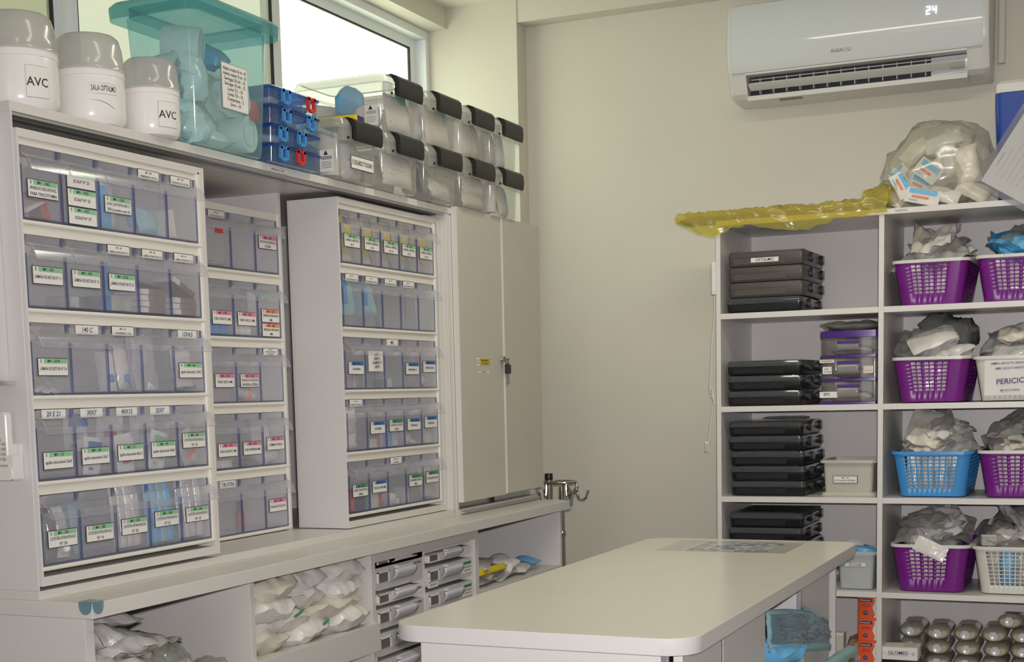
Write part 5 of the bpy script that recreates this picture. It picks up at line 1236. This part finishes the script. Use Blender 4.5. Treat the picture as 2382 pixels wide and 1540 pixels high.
o = dup(b0, (-.375, 4.915, .5275)); o['label'] = 'single saline bottle lying on top of the bottle rows'; o.rotation_euler = (math.radians(-6), 0, math.radians(-4))
gb = thing('carton', 'white carton lettered GLOMED on the bottom shelf', 'box', (-.708, 4.86, .398))
m = MB(); m.rprism(-.765, -.650, 4.812, 4.905, .3985, .441, .0015, 0, 2); m.quad((-.764, 4.8115, .400), (.113, 0, 0), (0, 0, .040), 0)
m.text('GLOMED', (-.712, 4.8110, .4215), (1, 0, 0), (0, 0, 1), .0165, 1, .066); m.lathe([(.0042, 0), (.0055, .0004)], (-.756, 4.8105, .4215), 14, 2, axis='y'); m.quad((-.75, 4.8112, .4125), (.07, 0, 0), (0, 0, .0008), 1)
m.lathe([(.006, 0), (.006, .0005)], (-.664, 4.8108, .420), 14, 3, axis='y'); m.box(-.7, -.66, 4.82, 4.89, .441, .4413, 2)
obj('body', m, ['paper', 'ink_blue', 'pack_cream', 'pack_grey'], gb)
dk = thing('carton', 'black carton under the lettered white carton', 'box', (-.708, 4.86, .298))
m = MB(); m.rprism(-.7645, -.648, 4.814, 4.905, .2985, .398, .004, 0, 3); m.rprism(-.755, -.66, 4.812, 4.815, .31, .39, .004, 0, 3, axis='y'); obj('body', m, 'black_plastic', dk)

# ------------------------------------------------------------------ air conditioner
ac = thing('air_conditioner', 'white wall-mounted split air conditioner showing 24', 'air conditioner', (-.91, 5.15, 2.33))
AX0, AX1 = -1.345, -.475
prof = [(5.248, 2.650), (5.10, 2.655), (5.052, 2.640), (5.036, 2.60), (5.030, 2.52), (5.032, 2.46), (5.040, 2.425), (5.050, 2.412)]
m = MB()
m.loft([[(x, y, z) for y, z in prof + [(5.075, 2.412), (5.248, 2.412)]] for x in (AX0 + .012, AX1 - .020)])
obj('front_panel', m, 'ac_white', ac, ang=30)
lower = [(5.050, 2.411), (5.056, 2.405), (5.085, 2.346), (5.11, 2.332), (5.20, 2.322), (5.248, 2.325), (5.248, 2.411)]
m = MB()
def cap(x0, x1, k):
    full = [(y + k * .004, z) for y, z in prof] + [(y, z) for y, z in [(5.248, 2.325), (5.20, 2.322), (5.11, 2.332), (5.085, 2.346), (5.056, 2.405)]]
    full = [(5.248, 2.650), (5.10, 2.655), (5.052, 2.640), (5.036, 2.60), (5.030, 2.52), (5.032, 2.46), (5.040, 2.425), (5.056, 2.405), (5.085, 2.346), (5.11, 2.332), (5.20, 2.322), (5.248, 2.325)]
    m.loft([[(x, 5.14 + (y - 5.14) * s, 2.488 + (z - 2.488) * s) for y, z in full] for x, s in ((x0, .97), (x0 + .008, 1.0) if x0 < -1 else (x0, 1.0), (x1 - .008, 1.0) if x0 > -1 else (x1, 1.0), (x1, .97) if x0 > -1 else (x1, 1.0))])
cap(AX0, AX0 + .0125, 0); obj('end_cap', m, 'ac_body', ac, ang=30)
m = MB(); cap(AX1 - .0205, AX1, 0); obj('end_cap', m, 'ac_body', ac, ang=30)
m = MB()   # lower casing around the outlet
SX0, SX1 = -1.285, -.545
m.loft([[(x, y, z) for y, z in lower] for x in (AX0 + .0125, SX0)]); m.loft([[(x, y, z) for y, z in lower] for x in (SX1, AX1 - .0205)])
m.box(SX0, SX1, 5.085, 5.248, 2.322, 2.338); m.box(SX0, SX1, 5.052, 5.10, 2.404, 2.411)
obj('casing', m, 'ac_body', ac, smooth=False)
obj('outlet', MB().box(SX0, SX1 - .12, 5.125, 5.245, 2.338, 2.404), 'ac_dark', ac, smooth=False)
obj('outlet_liner', MB().box(SX1 - .12, SX1, 5.115, 5.245, 2.338, 2.404), 'ac_white', ac, smooth=False)
m = MB(); m.loft([[(x, 5.060, 2.372), (x, 5.064, 2.376), (x, 5.095, 2.362), (x, 5.093, 2.356)] for x in (SX0 + .008, SX1 - .008)])
lv = obj('louver', m, 'ac_body', ac, smooth=False)
m = MB()
for k in range(2): m.tube([(SX0 + .01, 5.092 + .004 * k, 2.382 + .012 * k), (SX1 - .01, 5.092 + .004 * k, 2.382 + .012 * k)], .0018, 6)
obj('louver_rod', m, 'ac_body', lv)
for k in range(13):
    x = SX0 + .04 + k * .047
    obj('vane', MB().box(x - .001, x + .001, 5.098, 5.126, 2.345, 2.400), 'ac_body', ac, smooth=False)
m = MB(); m.text('AGRATTO', (-.951, 5.0335, 2.448), (1, 0, 0), (0, -.02, 1), .020, 0, .068); obj('logo', m, 'logo_grey', ac, smooth=False)
m = MB()
def seg(x, z, on_):
    w, h, t = .013, .026, .0030
    S = {'a': (0, h - t, w, h), 'b': (w - t, h / 2, w, h), 'c': (w - t, 0, w, h / 2), 'd': (0, 0, w, t), 'e': (0, 0, t, h / 2), 'f': (0, h / 2, t, h), 'g': (0, h / 2 - t / 2, w, h / 2 + t / 2)}
    for s_ in on_:
        a, b, c, d = S[s_]; m.quad((x + a, 5.0288, z + b), (c - a, 0, 0), (0, 0, d - b), 0)
seg(-.672, 2.527, 'abged'); seg(-.652, 2.527, 'fgbc'); obj('display_digits', m, 'led', ac, smooth=False)
m = MB(); m.rprism(-.60, -.555, 5.069, 5.075, 2.352, 2.357, .002, axis='y', n=2); m.rprism(-1.18, -1.10, 5.11, 5.13, 2.3185, 2.3225, .002, n=2); obj('seam_slot', m, 'drawer_window', ac, smooth=False)
cd = MB(); cd.rprism(-.463, -.440, 5.222, 5.249, 2.385, 2.81, .006, n=4); cd.box(-.456, -.447, 5.2215, 5.223, 2.39, 2.8)
o = obj('conduit', cd, 'wall_paint', base=(-.4515, 5.235, 2.385)); tag(o, 'white cable conduit rising beside the air conditioner', 'conduit')

# ------------------------------------------------------------------ on top of the shelf unit
ZS = 1.8807
cl = thing('cooler', 'blue cooler box with a white lid on top of the shelf unit', 'cooler', (-.26, 5.06, ZS))
m = MB(); m.loft([rr(-.432, -.10, 4.975, 5.20, ZS, .02), rr(-.447, -.085, 4.965, 5.215, 2.20, .022), rr(-.447, -.085, 4.965, 5.215, 2.238, .022)]); obj('body', m, 'blue_cooler', cl)
m = MB(); m.loft([rr(-.447, -.085, 4.962, 5.218, 2.239, .024), rr(-.447, -.085, 4.962, 5.218, 2.266, .024), rr(-.438, -.094, 4.971, 5.209, 2.276, .022)]); m.box(-.30, -.23, 4.958, 4.968, 2.20, 2.25); obj('lid', m, 'white_plastic', cl)
# clear bag of dressings
bg_ = thing('clear_bag', 'big clear plastic bag stuffed with dressing packets on the shelf unit', 'bag', (-.64, 4.98, ZS))
def blob(c, rad, seed, flat=.0, nu=40, nv=22):
    mb = MB(); off = Vector((seed, seed * .3, 0))
    def fn(u, v):
        a = 2 * math.pi * u; b = math.pi * (v - .5)
        d = Vector((math.cos(b) * math.cos(a), math.cos(b) * math.sin(a), math.sin(b)))
        k = 1 + .13 * noise.noise(d * 2.2 + off) + .07 * noise.noise(d * 6 + off) + .035 * noise.noise(d * 14 + off)
        p = Vector((c[0] + d.x * rad[0] * k, c[1] + d.y * rad[1] * k, c[2] + d.z * rad[2] * k))
        if p.z < ZS + .001: p.z = ZS + .001
        return p
    mb.grid(nu, nv, fn); return mb
m = blob((-.615, 4.985, ZS + .125), (.185, .13, .165), 7.3)
o = obj('film', m, 'bag_clear', bg_, ang=70)
m = MB(); off = Vector((2, 3, 4))
def neck(u, v):
    a = 2 * math.pi * u; x = -.735 - .115 * v; r = .055 * (1 - .45 * v)
    q = noise.noise(Vector((math.cos(a) * 2, math.sin(a) * 2, v * 5)) + off)
    return (x, 4.93 + r * 1.2 * math.cos(a) * (1 + .3 * q), max(ZS + .001, ZS + .055 * (1 - .3 * v) + .02 * (1 - v) + r * math.sin(a) * (1 + .4 * q)))
m.grid(20, 8, neck); obj('neck', m, 'bag_clear', bg_, ang=70)
gd = 'dressing packets in the big clear bag'
LB = ['tilted packet at the middle of the big clear bag, printed blue and orange', 'packet low at the left of the big clear bag, print turned upright', 'packet lying at the bottom of the big clear bag', 'packet behind the tilted one in the big clear bag', 'packet at the left edge of the big clear bag']
for i, (x, y, z, rx, ry, rz, w, h) in enumerate([(-.640, 4.868, ZS + .118, 80, 38, 0, .082, .060), (-.722, 4.872, ZS + .080, 82, 62, 0, .085, .052), (-.655, 4.862, ZS + .038, 76, 14, 0, .110, .052), (-.668, 4.885, ZS + .080, 80, 28, 4, .070, .05), (-.738, 4.905, ZS + .125, 84, -40, -10, .060, .035)]):
    packet('dressing_packet', LB[i], 'packet', (x, y, z), (w, h, .010), (rx, ry, rz), 'sky_blue', 'band_orange', gd)
for i, (x, y, z, rx, ry, rz, sx, sy, t_, mt) in enumerate([(-.52, 4.885, ZS + .130, 84, 80, 0, .12, .075, .03, 'pack_cream'), (-.575, 4.90, ZS + .150, 84, 84, 0, .11, .045, .03, 'pack_white'), (-.50, 4.90, ZS + .050, 70, 30, 10, .11, .06, .03, 'pack_cream'),
        (-.60, 4.92, ZS + .215, 60, -20, 0, .12, .06, .03, 'pack_white'), (-.69, 4.93, ZS + .190, 70, -40, 0, .10, .06, .03, 'pack_cream'), (-.59, 4.88, ZS + .040, 70, 20, 0, .10, .05, .02, 'pack_white'), (-.62, 5.0, ZS + .10, 30, 0, 0, .24, .14, .14, 'pack_cream'), (-.76, 4.91, ZS + .045, 60, 30, 0, .09, .05, .03, 'pack_cream'), (-.555, 4.95, ZS + .225, 40, 20, 10, .10, .08, .03, 'pack_cream')]):
    pack('dressing_pad', ['upright cream pad at the right of the big clear bag', 'tall white pad in the middle of the big clear bag', 'cream pad low at the right of the big clear bag', 'white pad lying near the top of the big clear bag', 'cream pad at the upper left of the big clear bag', 'white pad at the bottom middle of the big clear bag', 'large cream wad at the back of the big clear bag', 'cream pad in the neck of the big clear bag', 'cream pad under the top of the big clear bag'][i], 'pad', (x, y, z), (sx, sy, t_), mt, (rx, ry, rz), 401 + i, .4, 'dressing pads in the big clear bag')
# flattened yellow bag over cardboard
cbd = MB()
for k in range(3): cbd.box(-1.472 + .012 * k, -.80, 4.805 + .006 * k, 4.93 + .02 * k, ZS + .0005 + .0062 * k, ZS + .0062 + .0062 * k)
cbd.v = [(x, y + (.028 if x < -1 else 0), z + (.004 if x < -1 else .0)) for x, y, z in cbd.v]
o = obj('cardboard', cbd, 'brown_card', base=(-1.13, 4.87, ZS), smooth=False); tag(o, 'flattened brown cardboard sticking out of the yellow bag', 'cardboard')
m = MB(); off = Vector((9, 2, 5))
def yb(u, v):
    q = Vector((u * 9, v * 4.5, 0)) + off
    n1 = noise.noise(q); n2 = noise.noise(q * 2.3); rd = 1 - 2.4 * abs(noise.noise(q * 1.3 + Vector((3, 1, 4)))); rd2 = 1 - 2.4 * abs(noise.noise(q * 2.9))
    x = -1.462 + .71 * u + .010 * n2
    droop = .016 + .030 * max(0, noise.noise(Vector((u * 5.2, 2.2, 1)) + off) + .35) + .026 * math.exp(-((u - .17) / .07) ** 2) + .020 * math.exp(-((u - .60) / .16) ** 2)
    if u < .10: droop *= u / .10
    if v < .66:
        k = v / .66; y = 5.00 - (5.00 - 4.789) * k - .004 * n2
        z = ZS + .0215 + .010 * rd + .006 * rd2 + .013 * math.sin(math.pi * k) * (.5 + .8 * u)
    else:
        k = (v - .66) / .34; y = 4.788 - .008 * math.sin(math.pi * k) + .009 * n2 * k - .004 * rd
        z = ZS + .0215 + .010 * rd * (1 - k) + .006 * rd2 * (1 - k) - (droop + .020 + .008 * n2) * k
    if u > .84: z += (u - .84) * .20 * (1 - .9 * abs(v - .4))
    if v < .66: z = max(z, ZS + .0205)
    return (x, min(y, 4.788) if v >= .66 else y, z)
m.grid(110, 36, yb)
o = obj('yellow_bag', m, 'bag_yellow', base=(-1.1, 4.87, ZS), ang=70); tag(o, 'crumpled yellow plastic bag draped along the shelf unit top', 'bag')
m = MB(); n0 = len(m.v)
def yb2(u, v):
    a = 2 * math.pi * u; x = -.845 + .095 * v; r = .034 + .012 * v
    q = noise.noise(Vector((math.cos(a) * 3, math.sin(a) * 3, v * 4)) + off)
    return (x, 4.90 + r * 1.6 * math.cos(a) * (1 + .3 * q), max(ZS + .022, ZS + .044 + r * math.sin(a) * (1 + .5 * q)))
m.grid(22, 6, yb2); o = obj('yellow_bag', m, 'bag_yellow', base=(-.8, 4.9, ZS), ang=70); tag(o, 'gathered yellow plastic tied round the neck of the clear bag', 'bag')
# laminated sheet hung at the front of the shelf top
ls = thing('laminated_sheet', 'printed paper in a clear sleeve hanging askew over the shelf top edge', 'sheet', (-.33, 4.785, 1.98))
rot = Matrix.Translation((-.468, 4.786, 1.943)) @ Matrix.Rotation(math.radians(-57.5), 4, 'Y')
m = MB(); m.box(.0, .30, -.001, .0, -.205, .0, 0)
for k in range(9): m.quad((.03, -.0014, -.030 - .018 * k), (.10 + .05 * ((k * 7) % 3), 0, 0), (0, 0, -.0022), 1)
m.quad((.06, -.0014, -.012), (.045, 0, 0), (0, 0, -.006), 1); m.xf(rot); obj('paper', m, ['paper', 'print_faint'], ls, smooth=False)
m = MB(); m.box(-.018, .32, -.0028, -.0018, -.225, .018); m.box(-.018, .32, .0012, .002, -.225, .018); m.xf(rot); obj('sleeve', m, 'film', ls, smooth=False)

# ------------------------------------------------------------------ cable on the side of the shelf unit
wi = thing('cable', 'thin white cable with a socket hanging on the wall side of the shelf', 'cable', (-1.345, 4.82, 1.1))
m = MB(); m.rprism(-1.3435, -1.3270, 4.806, 4.828, 1.636, 1.744, .003, n=3); m.box(-1.342, -1.3285, 4.8045, 4.806, 1.72, 1.735); m.box(-1.342, -1.3285, 4.8045, 4.806, 1.645, 1.652); obj('socket_strip', m, 'white_plastic', wi)
m = MB(); m.tube([(-1.335, 4.812, 1.640), (-1.333, 4.81, 1.57), (-1.341, 4.80, 1.48), (-1.345, 4.80, 1.38), (-1.350, 4.80, 1.31), (-1.344, 4.80, 1.285), (-1.338, 4.80, 1.30), (-1.334, 4.80, 1.272), (-1.341, 4.80, 1.245), (-1.35, 4.80, 1.18), (-1.357, 4.80, 1.13)], .0014, 6)
m.tube([(-1.350, 4.80, 1.31), (-1.346, 4.798, 1.322), (-1.340, 4.797, 1.31), (-1.338, 4.797, 1.285), (-1.330, 4.797, 1.262)], .0022, 6); obj('wire', m, 'white_plastic', wi)
m = MB(); m.box(-1.3585, -1.3550, 4.798, 4.802, 1.098, 1.130); m.box(-1.3660, -1.3625, 4.798, 4.802, 1.098, 1.126); m.box(-1.366, -1.355, 4.7985, 4.8015, 1.126, 1.133); obj('plug', m, 'white_plastic', wi)

# ------------------------------------------------------------------ drip stands behind the worktop end
iv = thing('drip_stand', 'chrome drip stand with a ring of hooks behind the worktop end', 'drip stand', (-1.918, 4.75, 0))
m = MB(); m.lathe([(.014, 0), (.014, .985)], (-1.935, 4.75, .02), 16); obj('pole', m, 'chrome', iv)
m = MB(); m.lathe([(.0135, 0), (.0145, .004), (.0145, .022), (.0135, .026)], (-1.935, 4.75, .998), 16); obj('pole_cap', m, 'black_plastic', iv)
RC = (-1.905, 4.755)
m = MB(); m.tube([(RC[0] + .072 * math.cos(2 * math.pi * k / 28), RC[1] + .06 * math.sin(2 * math.pi * k / 28), .992) for k in range(29)], .005, 8)
m.tube([(RC[0] - .072, RC[1], .992), (RC[0] + .072, RC[1], .992)], .005, 8); obj('ring', m, 'chrome', iv)
for k in range(6):
    a = 2 * math.pi * (k + .25) / 6; dx, dy = math.cos(a), math.sin(a); p = Vector((RC[0] + .072 * dx, RC[1] + .06 * dy, .992)); d = Vector((dx, dy, 0))
    m = MB(); pts = [p, p + Vector((0, 0, -.028)), p + d * .003 + Vector((0, 0, -.040))]
    for q in range(7):
        t_ = math.radians(180 + 30 * q); pts.append(p + d * (.020 + .017 * math.cos(t_)) + Vector((0, 0, -.046 + .017 * math.sin(t_))))
    pts.append(p + d * .042 + Vector((0, 0, -.030))); m.tube(pts, .0042, 8); obj('hook', m, 'chrome', iv)
m = MB()
for k in range(4):
    a = math.pi / 4 + k * math.pi / 2; m.tube([(-1.935, 4.75, .06), (-1.935 + .15 * math.cos(a), 4.75 + .15 * math.sin(a), .03)], .010, 8)
obj('foot', m, 'chrome', iv)
iv2 = thing('drip_stand', 'second slim chrome pole behind the worktop end', 'drip stand', (-1.874, 4.72, 0))
m = MB(); m.lathe([(.0095, 0), (.0095, .9635)], (-1.874, 4.72, .015), 14); obj('pole', m, 'chrome', iv2)
m = MB(); m.tube([(-1.874, 4.72, .97), (-1.870, 4.72, .985), (-1.850, 4.72, .984), (-1.838, 4.72, .965), (-1.828, 4.72, .955), (-1.815, 4.72, .962), (-1.812, 4.72, .978)], .0042, 8); obj('hook', m, 'chrome', iv2)
m = MB(); m.lathe([(.10, 0), (.10, .008), (.02, .016)], (-1.874, 4.72, 0), 20); obj('foot', m, 'chrome', iv2)
obj('joint', MB().lathe([(.011, 0), (.0125, .004), (.0125, .018), (.011, .022)], (-1.874, 4.72, .80), 14), 'chrome', iv2)

# ------------------------------------------------------------------ on the end panel of the wall cabinet
wc = thing('wall_box', 'white shallow cabinet hung on the end panel, cut by the picture edge', 'cabinet', (-2.1, 2.03, 1.36))
obj('door', MB().box(-2.28, -1.911, 2.000, 2.018, 1.392, 1.84), 'laminate', wc, smooth=False, bevel=.001)
obj('carcass', MB().box(-2.28, -1.925, 2.018, 2.0625, 1.36, 1.84), 'laminate_cool', wc, smooth=False, bevel=.001)
obj('bottom_rail', MB().box(-2.28, -1.911, 1.998, 2.0625, 1.355, 1.362), 'aluminium', wc, smooth=False)
obj('top_rail', MB().box(-2.28, -1.910, 1.998, 2.0, 1.388, 1.393), 'aluminium', wc, smooth=False)
rc = thing('remote_control', 'white remote control with green button in a holder on the end panel', 'remote control', (-1.945, 2.05, 1.19))
m = MB(); m.rprism(-1.985, -1.918, 2.038, 2.0545, 1.205, 1.306, .008, axis='y', n=4, bev=.002); rb = obj('body', m, 'white_plastic', rc)
obj('screen', MB().rprism(-1.975, -1.937, 2.0365, 2.0385, 1.268, 1.296, .002, axis='y', n=2), 'drawer_window', rb, smooth=False)
obj('green_button', MB().rprism(-1.948, -1.931, 2.036, 2.0385, 1.250, 1.256, .003, axis='y', n=3), 'band_green', rb)
for i in range(4):
    for j in range(3): obj('button', MB().rprism(-1.943 + .0118 - .0125 * j, -1.9335 + .0118 - .0125 * j, 2.0365, 2.0385, 1.214 + .0095 * i, 1.220 + .0095 * i, .0025, axis='y', n=3), 'pack_grey', rb)
m = MB(); m.box(-1.99, -1.905, 2.0545, 2.0625, 1.178, 1.245); m.box(-1.99, -1.905, 2.034, 2.0545, 1.178, 1.188); m.rprism(-1.916, -1.903, 2.034, 2.060, 1.178, 1.225, .004, axis='y', n=3); m.rprism(-1.99, -1.905, 2.030, 2.036, 1.178, 1.203, .004, axis='y', n=3)
obj('holder', m, 'white_plastic', rc)

# ------------------------------------------------------------------ island table
isl = thing('island_table', 'white island counter with rounded corners in the foreground', 'table', (-1.04, 3.3, 0))
IX0, IX1, IY0, IY1, IZ0, IZ = -1.355, -.7248, 2.4516, 4.1495, .833, .865
m = MB(); m.loft([rr(IX0 + .001, IX1 - .001, IY0 + .001, IY1 - .001, IZ0, .068, 10), rr(IX0, IX1, IY0, IY1, IZ0 + .0015, .07, 10), rr(IX0, IX1, IY0, IY1, IZ - .0010, .07, 10), rr(IX0 + .001, IX1 - .001, IY0 + .001, IY1 - .001, IZ, .069, 10)])
obj('edge_band', m, 'laminate_cool', isl, ang=30)
m = MB(); m.loft([rr(IX0 + .0012, IX1 - .0012, IY0 + .0012, IY1 - .0012, IZ - .004, .0685, 10), rr(IX0 + .0012, IX1 - .0012, IY0 + .0012, IY1 - .0012, IZ + .0002, .0685, 10)])
obj('top', m, 'island_top', isl, smooth=False)
def ip(name, x0, x1, y0, y1, z0, z1, mat='laminate_cool'): return obj(name, MB().box(x0, x1, y0, y1, z0, z1), mat, isl, smooth=False, bevel=.001)
ip('end_panel', -1.295, -.795, 2.484, 2.502, .06, IZ0); ip('end_panel', -1.295, -.775, 4.05, 4.068, .06, IZ0)
ip('side_panel', -1.295, -1.277, 2.502, 4.05, .06, IZ0); ip('core_panel', -1.02, -1.005, 2.502, 4.05, .06, IZ0)
ip('corner_profile', -.795, -.783, 2.486, 2.500, .06, IZ0, 'aluminium'); ip('corner_profile', -.768, -.760, 2.772, 2.786, .06, IZ0, 'aluminium')
ip('door', -.778, -.760, 2.506, 2.768, .08, IZ0 - .004); ip('door', -.778, -.760, 2.790, 3.150, .08, IZ0 - .004)
ip('divider', -1.005, -.778, 3.132, 3.150, .06, IZ0); ip('divider', -1.005, -.768, 3.512, 3.530, .06, IZ0)
ip('corner_profile', -.768, -.758, 3.512, 3.530, .06, IZ0, 'aluminium'); ip('door', -.778, -.760, 3.534, 3.885, .08, IZ0 - .004); ip('divider', -1.005, -.778, 3.868, 3.885, .06, IZ0)
ip('shelf_board', -1.005, -.782, 3.150, 3.512, .52, .538); ip('shelf_board', -1.005, -.782, 3.885, 4.05, .52, .538); ip('plinth', -1.27, -.80, 2.52, 4.04, 0, .06)
# printed sheet under clear film on the island top
sh = thing('table_notice', 'printed sheet taped under clear film at the far end of the island', 'notice', (-1.05, 3.95, IZ))
m = MB(); m.add([(-1.16, 3.83, IZ + .0006), (-.93, 3.83, IZ + .0006), (-.93, 4.07, IZ + .0006), (-1.16, 4.07, IZ + .0006)], [(0, 1, 2, 3)], 0)
r_ = random.Random(3)
for i in range(11):
    x = -1.15
    while x < -.95:
        w = r_.uniform(.012, .05)
        if r_.random() < .75: m.quad((x, 3.838 + i * .0205, IZ + .0009), (w, 0, 0), (0, .010, 0), 1)
        x += w + .01
obj('paper', m, ['paper', 'ink_blue'], sh, smooth=False)
m = MB(); m.grid(14, 12, lambda u, v: (-1.235 + u * .37, 3.805 + v * .285, IZ + .0014 + .0008 * noise.noise(Vector((u * 9, v * 9, 1)))), 0); obj('film', m, 'film', sh)
# blue bags in the island's open cubby
g = 'blue surgical packs in the island cubby'
bbg = thing('blue_bag', 'big flat blue-grey film pouch hanging out of the island cubby', 'bag', (-.75, 3.45, .68))
TLc, TRc, BRc, BLc = Vector((-.772, 3.200, .806)), Vector((-.742, 3.745, .706)), Vector((-.738, 3.79, .612)), Vector((-.766, 3.205, .706))
def pouch(sg):
    def fn(u, v):
        p = (TLc * (1 - u) + TRc * u) * (1 - v) + (BLc * (1 - u) + BRc * u) * v
        p = p + Vector((0, 0, .012)) * math.sin(math.pi * u) * (1 - v)
        q = Vector((u * 3.2 + v * 2.5, v * 4.5 - u * 2.0, 1.7)); rd = 1 - 2.4 * abs(noise.noise(q * 1.1)); n2 = noise.noise(q * 2.6)
        k = (max(0, 1 - (2 * u - 1) ** 4) * max(0, 1 - (2 * v - 1) ** 4)) ** .6
        return p + Vector((sg * (.020 * k * (1 + .25 * n2)) + .0022 * rd + .002 * n2, 0, .004 * n2 * k))
    return fn
def pouch_mesh(u0, u1, v0, v1, nu, nv, lift=0.0):
    m = MB()
    for sg in (1, -1): m.grid(nu, nv, lambda u, v: pouch(sg)(u0 + (u1 - u0) * u, v0 + (v1 - v0) * v) + Vector((lift * sg, 0, 0)))
    return m
obj('sealed_rim', pouch_mesh(0, 1, 0, 1, 40, 20), 'pack_teal', bbg, ang=70)
obj('window_film', pouch_mesh(.02, .94, .10, .80, 40, 18, .0012), 'bag_blue_glossy', bbg, ang=70)
obj('flap', pouch_mesh(.60, .74, -.10, .03, 8, 4, .001), 'pack_teal', bbg, ang=70)
for i, (y, z, ry, rx) in enumerate(((3.24, .590, 20, 4), (3.40, .590, 14, -6), (3.26, .650, 24, 6), (3.43, .640, 16, -10), (3.30, .690, 14, -12))):
    mt = ['sky_blue', 'pack_blue', 'sky_blue', 'pack_teal', 'sky_blue'][i]
    pack('blue_pack', ['light blue surgical pack lowest at the near side of the island cubby', 'deep blue surgical pack low at the far side of the island cubby', 'light blue surgical pack in the middle of the island cubby', 'pale teal surgical pack at the far side of the island cubby', 'topmost light blue surgical pack at the near side of the island cubby'][i], 'pack', (-.822, y, z), (.19, .21, .052), mt, (rx, ry, 6 * i), 505 + i, .9, g, nu=18, nv=14)
tr = MB()
tr.tube([(-.712, 3.50 + .058 * i, .606 + (.004 if i % 2 else 0) - .0035 * i) for i in range(9)], .017, 12)
tr.v = [(x + .006 * noise.noise(Vector((x * 60, y * 30, z * 60))), y, z + .007 * noise.noise(Vector((x * 50, y * 25, z * 50)))) for x, y, z in tr.v]
o = obj('rolled_pouch', tr, 'pack_teal', base=(-.712, 3.7, .60), ang=60); tag(o, 'rolled pale teal film pouch pointing towards the orange boxes', 'pouch')
carton('cream_carton', 'narrow cream carton standing left of the brown bag', 'box', (-.917, 4.85, .2985), (.042, .05, .178), ['pack_cream', 'beige_bin'])
pack('brown_bag', 'brown translucent bag on the bottom shelf beside the orange boxes', 'bag', (-.868, 4.90, .372), (.075, .12, .15), 'bag_brown', (0, 4, 10), 515, .5, sharp=3, nu=18, nv=14)
